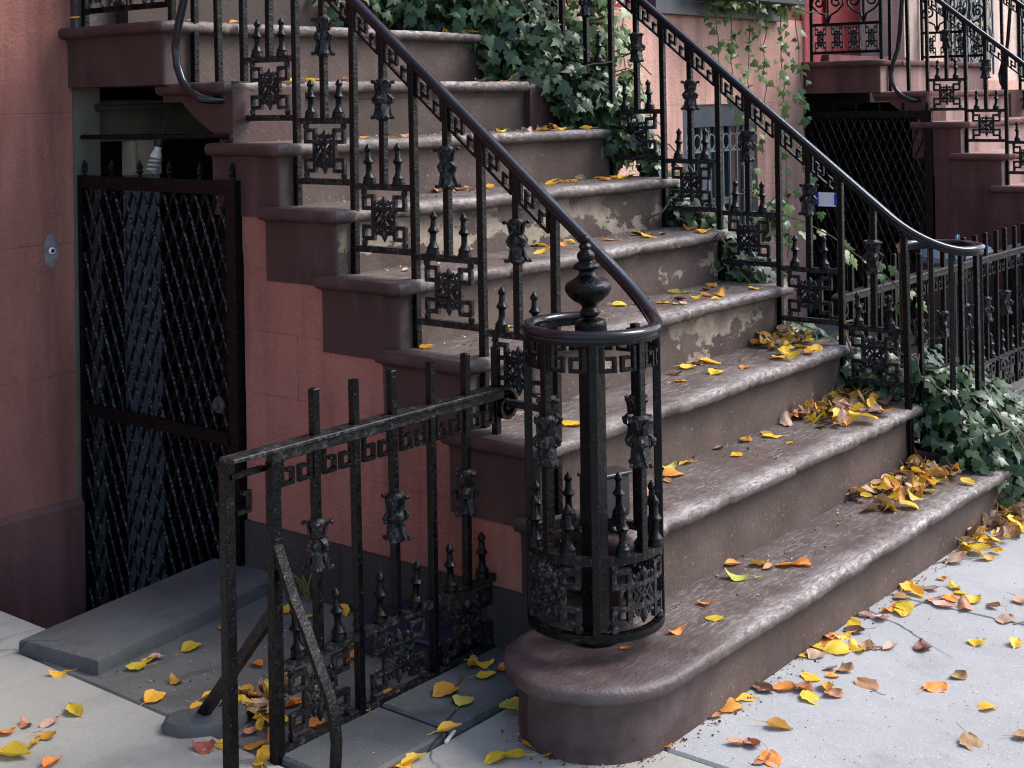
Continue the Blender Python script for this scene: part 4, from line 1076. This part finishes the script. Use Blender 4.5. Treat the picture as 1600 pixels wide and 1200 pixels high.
LCOL = {'y': ('lf_y', 'yellow'), 'o': ('lf_o', 'orange'), 'b': ('lf_b', 'tan brown'), 'd': ('lf_d', 'dark brown'), 'g': ('lf_g', 'yellow-green'), 'r': ('lf_r', 'russet red'), 'p': ('lf_p', 'pinkish tan')}
LM = {(c, k): leaf_mesh(k, LCOL[c][0]) for c in LCOL for k in range(6)}
LMZ = {k_: min(v.co.z for v in me.vertices) for k_, me in LM.items()}
WHERE = {'G_left': 'on the concrete at the lower left corner', 'G_court': 'on the area floor behind the left fence', 'G_curb': 'on the bluestone strip under the left fence', 'G_front': 'on the sidewalk round the bullnose end',
         'G_walk': 'on the sidewalk before the bottom step', 'G_heap': 'in the sidewalk leaf heap below the ivy', 'S1': 'on the bottom step', 'S1_heap': 'in the leaf heap on the bottom step', 'S2': 'on the second step', 'S2_heap': 'in the leaf heap on the second step',
         'S3': 'on the third step', 'S3_heap': 'in the leaf heap on the third step', 'S4': 'on the fourth step', 'S5': 'on the fifth step', 'S6': 'on the sixth step', 'S7': 'on the seventh step', 'S8': 'on the eighth step', 'S9': 'on the top landing'}
ORD = ['first', 'second', 'third', 'fourth', 'fifth', 'sixth', 'seventh', 'eighth', 'ninth', 'tenth', 'eleventh', 'twelfth', 'thirteenth', 'fourteenth', 'fifteenth', 'sixteenth', 'seventeenth', 'eighteenth', 'nineteenth', 'twentieth', 'twenty-first', 'twenty-second', 'twenty-third', 'twenty-fourth']
LEAVES = {
  'G_left': '-1,1.29,o,1 -0.95,1.29,b,0.8 -0.91,1.25,p,1 -0.84,1.26,y,1 -0.95,1.19,o,1 -1,1.19,y,1 -1.05,1.17,y,1.3 -1.02,1.07,o,1 -0.74,1.48,y,0.8',
  'G_court': '-0.59,1.36,y,1 -0.54,1.37,y,1 -0.52,1.37,p,1 -0.42,1.35,y,0.9 -0.58,1.21,o,0.9 -0.67,1.17,y,1 -0.28,1.4,y,0.6 -0.64,1.04,y,1.1 -0.6,1,y,1 -0.77,0.86,r,1 -0.73,0.84,y,1 -0.39,1.12,o,1 -0.51,0.97,y,1 -0.55,0.91,y,1 -0.59,0.86,y,1 -0.49,0.87,o,1 -0.53,0.76,o,0.8 -0.71,0.72,y,1 -0.69,0.78,o,1 -0.74,0.7,y,1 -0.08,1.35,y,1 -0.08,1.26,y,0.8 0,1.21,y,1 -0.37,1.02,y,0.6 -0.14,1.03,y,0.7 -0.2,0.96,o,0.8 -0.59,0.93,d,1 -0.58,1.07,y,1 -0.62,0.92,d,1 -0.65,0.84,b,1 -0.52,1.01,y,1 -0.64,0.77,o,1 -0.36,0.99,b,0.8 -0.54,0.69,y,0.6',
  'G_curb': '-0.34,0.69,y,1 -0.44,0.69,o,0.6 -0.26,0.59,o,1.2 -0.27,0.52,g,0.9 -0.08,0.62,y,1 -0.13,0.57,y,1 -0.07,0.56,o,1 -0.4,0.45,y,1 -0.22,0.42,g,1 -0.1,0.64,o,0.8',
  'G_front': '-0.56,0.46,y,1 -0.53,0.44,y,1 -0.42,0.3,y,1 -0.39,0.28,y,1 -0.32,0.28,y,1.1 -0.33,0.22,o,1 -0.19,0.44,y,1 -0.08,0.05,g,0.8 -0.14,0.05,o,1 -0.04,-0.08,b,1 -0.02,-0.11,r,1 -0.07,-0.16,b,1 0.05,0.03,b,1 0.18,0.03,y,1.1 0.11,0.02,o,1 0.25,0.01,d,1',
  'G_walk': '1.12,0.01,y,1.2 1.16,0.04,o,1 1.09,-0.03,y,1 1.15,-0.05,p,1 1.25,-0.04,o,0.7 1.2,-0.1,y,1.1 1.17,-0.13,y,1 1.06,-0.09,b,1 1.11,-0.12,o,1 1.06,-0.18,b,1 1.04,-0.13,p,1 1.13,-0.18,y,1 1.12,-0.24,b,1 1.04,-0.3,p,1.1 1.2,-0.29,b,1 1.03,-0.01,b,1 0.96,-0.04,y,1 0.92,-0.06,y,1 0.92,-0.02,o,1 0.84,0.01,p,1 0.85,-0.03,p,1 0.77,0.02,y,1 0.72,-0.01,d,1 0.66,0,y,1 0.64,0.02,b,1 0.57,0.03,y,1 0.6,0.02,o,1 0.5,0.03,y,1 0.51,-0,p,1 0.57,-0.03,y,1 0.61,-0.07,y,1 0.64,-0.08,b,1 0.65,-0.1,d,0.8 0.67,-0.13,p,1 0.72,-0.2,d,1 0.84,-0.3,y,1 0.89,-0.38,y,1 0.6,-0.34,b,1 0.51,-0.32,o,1 0.47,-0.46,y,1 0.27,-0.5,b,1 0.37,-0.58,b,1 0.42,-0.18,b,1 0.47,-0.1,b,1 0.46,-0.06,b,1 0.42,-0.09,o,0.7 0.38,-0.05,y,0.8 0.28,-0.03,o,1 0.31,-0.07,r,1 0.35,-0.11,o,1.1 0.27,-0.11,y,1 0.32,-0.14,b,1 0.09,-0.12,o,1 -0.06,-0.18,o,1',
  'G_heap': '1.84,0.04,d,1 1.88,-0,y,1 1.85,-0.07,y,1.2 1.72,0.06,g,1 1.77,0.05,o,1 1.62,0.03,y,1 1.68,-0,y,1.3 1.73,-0.03,y,1 1.75,-0.05,p,1.3 1.66,0.01,p,1 1.53,0,y,1 1.53,-0.03,y,1 1.62,-0.05,r,1 1.58,-0.09,y,1 1.5,-0.08,o,1 1.44,-0.01,p,1.5 1.65,-0.06,y,1 1.93,-0.02,b,1',
  'S1': '0.25,0.17,o,0.9 0.18,0.1,y,1 0.05,0.13,o,0.9 -0.1,0.17,o,0.6 0.46,0.2,g,1 0.55,0.26,o,1 0.59,0.2,o,1.1 0.63,0.15,o,1 0.66,0.11,o,1 0.58,0.17,b,0.8',
  'S1_heap': '1.63,0.26,y,1 1.75,0.23,y,1.3 1.66,0.15,y,1.1 1.72,0.16,y,1 1.7,0.25,y,1 1.55,0.25,p,1 1.54,0.21,b,1 1.56,0.18,d,1 1.51,0.12,y,1.1 1.46,0.17,b,1 1.45,0.2,o,1 1.47,0.25,o,0.8 1.4,0.25,p,1 1.35,0.26,o,1 1.38,0.22,y,1 1.39,0.15,o,1 1.21,0.17,b,1 1.25,0.12,o,1 1.32,0.09,y,1.1 1.68,0.04,y,1 1.31,0.26,d,0.8 1.44,0.13,p,1 1.59,0.14,o,1 1.62,0.18,y,1',
  'S2': '1.13,0.45,y,1 1.09,0.37,y,0.5 0.9,0.51,d,0.8 1.03,0.49,o,1 0.87,0.43,y,0.8 1.15,0.48,o,0.8 0.7,0.5,y,1 0.62,0.51,g,0.9 0.57,0.46,o,1 0.51,0.44,b,0.7 0.37,0.41,b,1',
  'S2_heap': '1.3,0.49,p,1 1.35,0.49,o,1 1.44,0.49,y,1 1.39,0.43,y,1.1 1.49,0.46,y,1.1 1.65,0.48,g,1.2 1.58,0.47,b,1 1.44,0.41,b,1 1.42,0.36,o,1 1.41,0.33,o,1 1.43,0.31,y,1 1.47,0.29,y,1.1 1.61,0.42,o,1.1 1.68,0.41,y,1.1 1.74,0.4,o,1.1 1.7,0.37,o,1.1 1.62,0.32,d,1 1.59,0.36,b,1 1.53,0.37,p,1 1.59,0.28,o,1 1.33,0.38,d,1 1.41,0.5,b,1 1.53,0.4,b,1 1.53,0.35,y,1 1.51,0.5,o,1',
  'S3': '1.17,0.74,b,1 1.22,0.72,y,1.2 1.09,0.73,y,1 1.07,0.61,y,1 0.98,0.71,d,0.8 0.9,0.64,y,0.8 1.2,0.58,o,0.6 0.55,0.7,o,1 0.31,0.53,y,0.7 0.25,0.65,y,1 0.25,0.58,y,1',
  'S3_heap': '1.72,0.75,y,1 1.54,0.67,o,1 1.69,0.68,o,1 1.74,0.64,y,1.2 1.62,0.6,y,1.1 1.54,0.61,y,1 1.48,0.55,y,1 1.59,0.53,y,1.1 1.4,0.57,y,1 1.4,0.52,y,1 1.53,0.52,o,1 1.48,0.59,y,1',
  'S4': '1.42,0.94,y,1 1.39,0.97,g,1 1.39,0.84,o,1 1.41,0.8,o,1 1.26,0.86,d,1 1.18,0.8,p,0.8 1.17,0.82,g,0.7 1.17,0.87,y,0.8 1.11,0.91,o,1 1.04,0.96,y,1 1.59,0.94,o,1 1.51,0.91,d,0.8 1.64,0.79,y,0.8 1,0.82,b,1 0.1,0.96,y,0.8 0.51,0.99,y,0.6 1.33,0.76,y,0.8 1.33,0.84,y,0.8',
  'S5': '0.96,1.23,y,1 1.02,1.17,o,1 0.8,1.09,y,1 1.24,1.13,o,1 1.44,1.15,d,1 1.45,1.13,o,1 1.4,1.07,y,1.1 1.5,1.08,d,0.8 1.72,1.1,o,1 1.65,1,y,1 0.22,1.15,p,0.7 0.34,1.23,y,0.6 1.1,1.19,y,0.7 1.79,1.12,o,1',
  'S6': '1.34,1.47,y,1 1.22,1.37,y,0.8 1.33,1.4,o,1 1.52,1.47,y,1 1.62,1.45,y,1 1.72,1.47,o,1.1 1.64,1.38,y,1 1.77,1.4,o,1 1.38,1.39,y,1 0.88,1.47,b,1 0.99,1.47,y,1 1.09,1.47,b,1 0.73,1.47,b,1 1.52,1.35,o,1 1.62,1.33,y,1 0.78,1.47,y,0.7 0.84,1.47,b,1',
  'S7': '1.26,1.51,p,1 1.37,1.53,o,1 1.41,1.52,o,1 1.5,1.54,y,1 1.55,1.54,b,1 1.6,1.49,y,1 0.83,1.49,y,0.8 1.17,1.56,y,0.7 0.42,1.51,o,0.7 0.54,1.51,b,1 0.67,1.57,p,0.8 1.39,1.53,d,1',
  'S8': '0.37,1.8,y,1 0.43,1.77,y,0.8 0.47,1.78,b,1 0.56,1.74,b,1 0.89,1.78,o,1 1.35,1.81,b,1 1.47,1.77,o,1 1.54,1.79,o,1.2 1.6,1.79,y,1 1.6,1.73,y,1',
  'S9': '-0.29,2.04,o,0.6 0.14,2.02,p,0.8 0.31,2,o,1.1 1.49,1.97,o,1 1.42,2.05,y,0.9',
}

def screen_x(p): q = p-CAM_POS; return q.dot(r2)/q.dot(fw)
rnd = random.Random(77)
for area, txt in LEAVES.items():
    items = []
    for tok in txt.split():
        a, b_, c, s_ = tok.split(','); items.append((float(a), float(b_), c, float(s_)))
    heap = area.endswith('_heap'); zb = 0.002
    if area == 'G_curb': zb = .021
    if area == 'G_court': zb = 0.
    if area[0] == 'S': zb = tread_z(int(area[1]))+.001
    pos = [Vector((x, y, zb)) for x, y, c, s_ in items]
    order = sorted(range(len(items)), key=lambda i: screen_x(pos[i]))
    cnt = {}; tot = {}
    for i in order: tot[items[i][2]] = tot.get(items[i][2], 0)+1
    for i in order:
        x, y, c, s_ = items[i]; k = rnd.randrange(6) if c not in 'y' else rnd.choice((0, 0, 1, 3, 4, 5))
        cnt[c] = cnt.get(c, 0)+1; size = .061*s_*rnd.uniform(.75, 1.15)
        zz = pos[i].z-LMZ[c, k]*size*.85
        tilt = .26 if not heap else .6
        if heap:
            near = sum(1 for q in pos[:i] if (q-pos[i]).length < .055); zz += min(near, 4)*.010+.004
        o = put('fallen_leaf', LM[c, k], None, (x, y, zz), rot=(rnd.gauss(0, tilt*.5), rnd.gauss(0, tilt*.5), rnd.uniform(0, 2*pi)), scale=(size, size, size))
        if tot[c] == 1: lb = f'only {LCOL[c][1]} fallen leaf {WHERE[area]}'
        elif cnt[c] == tot[c]: lb = f'rightmost {LCOL[c][1]} fallen leaf {WHERE[area]}'
        elif cnt[c] == 1: lb = f'leftmost {LCOL[c][1]} fallen leaf {WHERE[area]}'
        else: lb = f'{ORD[cnt[c]-1]} {LCOL[c][1]} fallen leaf from the left {WHERE[area]}'
        tag(o, lb, 'leaf', 'fallen leaves '+WHERE[area])
# the lower, half-buried leaves of the heaps, past counting
rnd = random.Random(31); b = MB(); cols = ['lf_y', 'lf_o', 'lf_b', 'lf_p', 'lf_d']
for (x0, x1, y0, y1, zb, n) in ((1.26, 1.74, .07, .25, tread_z(1), 70), (1.36, 1.74, .33, .50, tread_z(2), 70), (1.44, 1.74, .58, .74, tread_z(3), 26), (1.50, 2.0, -.09, .03, 0., 60), (-.66, -.40, .74, 1.0, 0., 34)):
    for i in range(n):
        k = rnd.randrange(6); me = LM['y', k]; s_ = rnd.uniform(.045, .07); u_ = rnd.random()
        x = x0+(x1-x0)*(1-u_*u_) if x0 > 0 else rnd.uniform(x0, x1); y = rnd.triangular(y0, y1, y1)
        M = Matrix.Translation((x, y, zb+.010+rnd.random()*.028*(1 if x0 > 0 else .4))) @ Matrix.Rotation(rnd.uniform(0, 6.28), 4, 'Z') @ Matrix.Rotation(rnd.gauss(0, .5), 4, 'X') @ Matrix.Rotation(rnd.gauss(0, .5), 4, 'Y') @ Matrix.Diagonal((s_, s_, s_, 1))
        b.add([M @ v.co for v in me.vertices], [tuple(p.vertices) for p in me.polygons], rnd.choice((0, 0, 1, 2, 2, 3, 4)))
for q in range(len(b.v)): b.v[q] = (b.v[q][0], b.v[q][1], max(b.v[q][2], .003))
o = b.obj('leaf_pile', cols, smooth=60); o['kind'] = 'stuff'; tag(o, 'mixed half-buried leaves filling the heaps by the ivy', 'leaves')
# grit and leaf crumbs gathered along the foot of the steps
b = MB(); rnd = random.Random(5)
def crumb(x, y, z, s_):
    a = rnd.uniform(0, 6.28); d1 = Vector((cos(a), sin(a), rnd.uniform(-.3, .5)))*s_; d2 = Vector((-sin(a), cos(a), rnd.uniform(-.3, .5)))*s_*.7
    p = Vector((x, y, z+.002)); b.add([p, p+d1, p+d1*.6+d2, p+d2*.5+Vector((0, 0, s_*.5))], [(0, 1, 2), (0, 2, 3), (0, 3, 1)], rnd.randrange(3))
for k in range(1, 8):
    for i in range(120): crumb(rnd.uniform(.15, 1.78), nose_y(k)+rnd.triangular(.06, .285, .28), tread_z(k), rnd.uniform(.003, .009))
for i in range(420):
    x = rnd.uniform(-.15, 1.95); crumb(x, .045-abs(rnd.gauss(0, .035)), 0, rnd.uniform(.002, .009))
for i in range(120):
    a = rnd.uniform(pi*.55, pi*1.5); r = .175+abs(rnd.gauss(0, .02)); crumb(-.155+r*cos(a), .215+r*sin(a), 0, rnd.uniform(.002, .008))
for i in range(500): crumb(rnd.uniform(-.70, 0.), rnd.uniform(.72, 1.40), -.002, rnd.uniform(.002, .006))
for i in range(500): crumb(rnd.uniform(-.2, 1.9), rnd.uniform(-.75, .0), 0., rnd.uniform(.0015, .004))
o = b.obj('leaf_litter', ['lf_b', 'soil', 'lf_p'], smooth=0); o['kind'] = 'stuff'; tag(o, 'brown grit and leaf crumbs gathered along the steps', 'litter')

# ------------------------------------------------------------------ small things
TW = [((.95, -.06), (1.13, -.10), 'long straight twig on the sidewalk below the bottom step'), ((1.02, -.33), (1.10, -.40), 'short twig on the sidewalk at the right'), ((-.60, 1.22), (-.48, 1.20), 'thin pale twig on the area floor near the edge slab'), ((-.47, .80), (-.40, .70), 'twig lying across the area floor behind the fence')]
for (a, c, lb) in TW:
    m = MB(); m.tube([(a[0], a[1], .004), ((a[0]+c[0])/2+.008, (a[1]+c[1])/2+.006, .006), (c[0], c[1], .004)], .0018, 5); tag(m.obj('twig', 'twig'), lb, 'twig')
m = MB(); m.tube([(-.425, .440, .006), (-.372, .462, .006)], .0045, 8); cb_ = m.obj('cigarette_butt', 'white'); tag(cb_, 'white cigarette butt on the sidewalk by the bluestone strip', 'cigarette')
# footing stone of the rear brace
b = MB(); n = 20; v = []; prof = [(1.0, -.02), (1.0, .016), (.93, .028), (.80, .033)]
for (s_, z) in prof:
    for k in range(n): a = 2*pi*k/n; r = .115*(1+.18*nz(cos(a)*1.5, sin(a)*1.5, 3)); v.append((r*1.1*s_*cos(a), r*.72*s_*sin(a), z))
f = [(i*n+k, i*n+(k+1) % n, (i+1)*n+(k+1) % n, (i+1)*n+k) for i in range(3) for k in range(n)]+[tuple(3*n+k for k in range(n)), tuple(reversed(range(n)))]
b.add(v, f); b.v = [(x+.008*nz(x*40, y*40, 2), y*.9+.010*nz(x*30, y*30, 7), z+.010*nz(x*22, y*22, 4)) for x, y, z in b.v]; o = b.obj('footing_stone', 'blue', None, (-.69, .955, 0), radians(-30)); o.scale = (.82, .82, .9); tag(o, 'flat grey stone holding the foot of the fence brace', 'stone')
# blue box in the corner behind the fence
b = MB(); b.box(-.10, .10, -.14, .14, 0, .065, bev=.006); bx = thing('blue_box', 'low dark blue box in the corner behind the left fence', 'box', (-.06, .86, -.003), radians(4)); b.obj('body', 'bluebox', bx)
b = MB(); b.box(-.105, .105, -.145, .145, .066, .078, bev=.004); b.obj('lid', 'bluebox', bx)
# black box behind the newel post
bx = thing('black_box', 'small black metal box behind the newel post on the second step', 'box', (.15, .40, tread_z(2)+.0), radians(-18))
b = MB(); b.box(-.060, .060, -.03, .03, .0, .105, bev=.004); b.obj('body', 'binbody', bx); b = MB(); b.box(-.064, .064, -.034, .034, .105, .113, bev=.002); b.obj('lid', 'binbody', bx)
# pipes and lamp above the gate
m = MB(); m.tube([(.10, 2.49, 1.445), (.45, 2.40, 1.452), (1.0, 2.20, 1.455)], .009, 8); m.tube([(.10, 2.49, 1.445), (.10, 2.51, 1.445)], .014, 8); tag(m.obj('pipe', 'steel'), 'upper grey pipe running under the landing', 'pipe')
m = MB(); m.tube([(.03, 2.49, 1.345), (.03, 1.70, 1.350)], .0085, 8); tag(m.obj('pipe', 'iron'), 'lower dark bar across the opening just above the gate', 'pipe')
lm = thing('light_bulb', 'white spiral bulb hanging in the dark opening above the gate', 'bulb', (.16, 2.28, 1.215)); lm.rotation_euler = (radians(6), radians(14), 0); lm.scale = (.85, .85, .85)
m = MB(); sp = []
for i in range(60): a = i*.34; sp.append((.021*cos(a), .021*sin(a), .008+.056*i/59))
m.tube(sp, .0062, 7); m.obj('spiral_tube', 'bulb', lm)
m = MB(); m.lathe([(.024, .066), (.025, .075), (.019, .090), (.014, .098), (.014, .115)], 14); m.obj('bulb_base', 'white', lm)
m = MB(); m.lathe([(.017, .112), (.021, .118), (.021, .150), (.010, .158)], 12); m.tube([(0, 0, .155), (.005, 0, .19), (-.02, .01, .20), (-.035, .02, .16)], .003, 5); m.tube([(0, 0, .15), (0, 0, .335)], .004, 6); m.obj('socket', 'binbody', lm)
# bell push in a scraped patch on the wall
bl = thing('doorbell', 'round bell push in a scraped grey patch on the pink wall', 'doorbell', (-.090, FY, .965))
m = MB(); n = 26; v = [(0, -.003, 0)]; 
for k in range(n): a = 2*pi*k/n; r = 1+.12*nz(cos(a)*3, sin(a)*3, 1); v.append((.028*r*cos(a), -.0012, .058*r*sin(a)))
m.add(v, [(0, k+1, (k+1) % n+1) for k in range(n)]); m.obj('scraped_patch', 'steelpatch', bl)
m = MB(); m.lathe([(.0115, 0), (.0115, .006), (.008, .008), (.007, .005)], 14); m.map(lambda x, y, z: (x, -z-.003, y)); m.obj('ring', 'white', bl)
m = MB(); m.lathe([(.0068, 0), (.0068, .007), (.004, .0085)], 12); m.map(lambda x, y, z: (x, -z-.003, y)); m.obj('button', 'binbody', bl)
# bins behind the right fence
bn = thing('trash_bin', 'trash bin with pale blue lid behind the right fence', 'bin', (4.93, 1.32, -.02), radians(12)); bn.scale = (.66, .66, .90)
m = MB(); m.lathe([(.25, 0), (.26, .01), (.30, .55), (.315, .56), (.315, .58)], 24); m.obj('body', 'binbody', bn)
m = MB(); m.lathe([(.325, .575), (.335, .585), (.335, .615), (.31, .625), (.27, .665), (.17, .695), (.05, .70)], 24); ld = m.obj('lid', 'binlid', bn)
m = MB(); m.tube([(-.06, 0, .698), (-.05, 0, .73), (.05, 0, .73), (.06, 0, .698)], .012, 6); m.obj('handle', 'binlid', ld)
bn2 = thing('trash_bin', 'second trash bin farther right, only its pale lid showing between fence bars', 'bin', (5.14, .98, 0), radians(-10)); bn2.scale = (.52, .52, .95)
m = MB(); m.lathe([(.25, 0), (.26, .01), (.30, .50), (.315, .51), (.315, .53)], 24); m.obj('body', 'binbody', bn2); m = MB(); m.lathe([(.325, .525), (.335, .535), (.335, .565), (.31, .575), (.25, .61), (.05, .63)], 24); m.obj('lid', 'binlid', bn2)
# paper notice taped to the far gate
pn = thing('paper_notice', 'white paper strip with blue tape stuck on the dark right gate', 'notice', (ND+.006, 2.36, .735))
m = MB(); m.add([(.001*sin(y*40)-.004, y, z) for z in (0, .03, .06, .09) for y in (-.062, -.03, 0, .03, .062)], [(i*5+j, i*5+j+1, (i+1)*5+j+1, (i+1)*5+j) for i in range(3) for j in range(4)]); m.obj('sheet', 'paper', pn)
for y in (-.075, .075): m = MB(); m.box(-.012, -.009, y-.020, y+.020, .010, .084); m.obj('tape', 'tape', pn, smooth=0)
# dry weed behind the left fence
wdh = thing('dry_weed', 'dry yellowish weed against the dark wall base behind the fence', 'weed', (.02, 1.40, 0.)); rnd = random.Random(3); m = MB()
for i in range(14):
    p = Vector((rnd.uniform(-.03, .012), rnd.uniform(-.05, .05), 0)); d = Vector((rnd.uniform(-.3, .1), rnd.uniform(-.3, .3), 1)).normalized(); L = rnd.uniform(.04, .13)
    m.tube([p, p+d*L*.5, p+d*L*.85+Vector((rnd.uniform(-.03, .01), rnd.uniform(-.03, .03), -.005))], .0022, 4)
m.obj('stalks', 'moss', wdh)
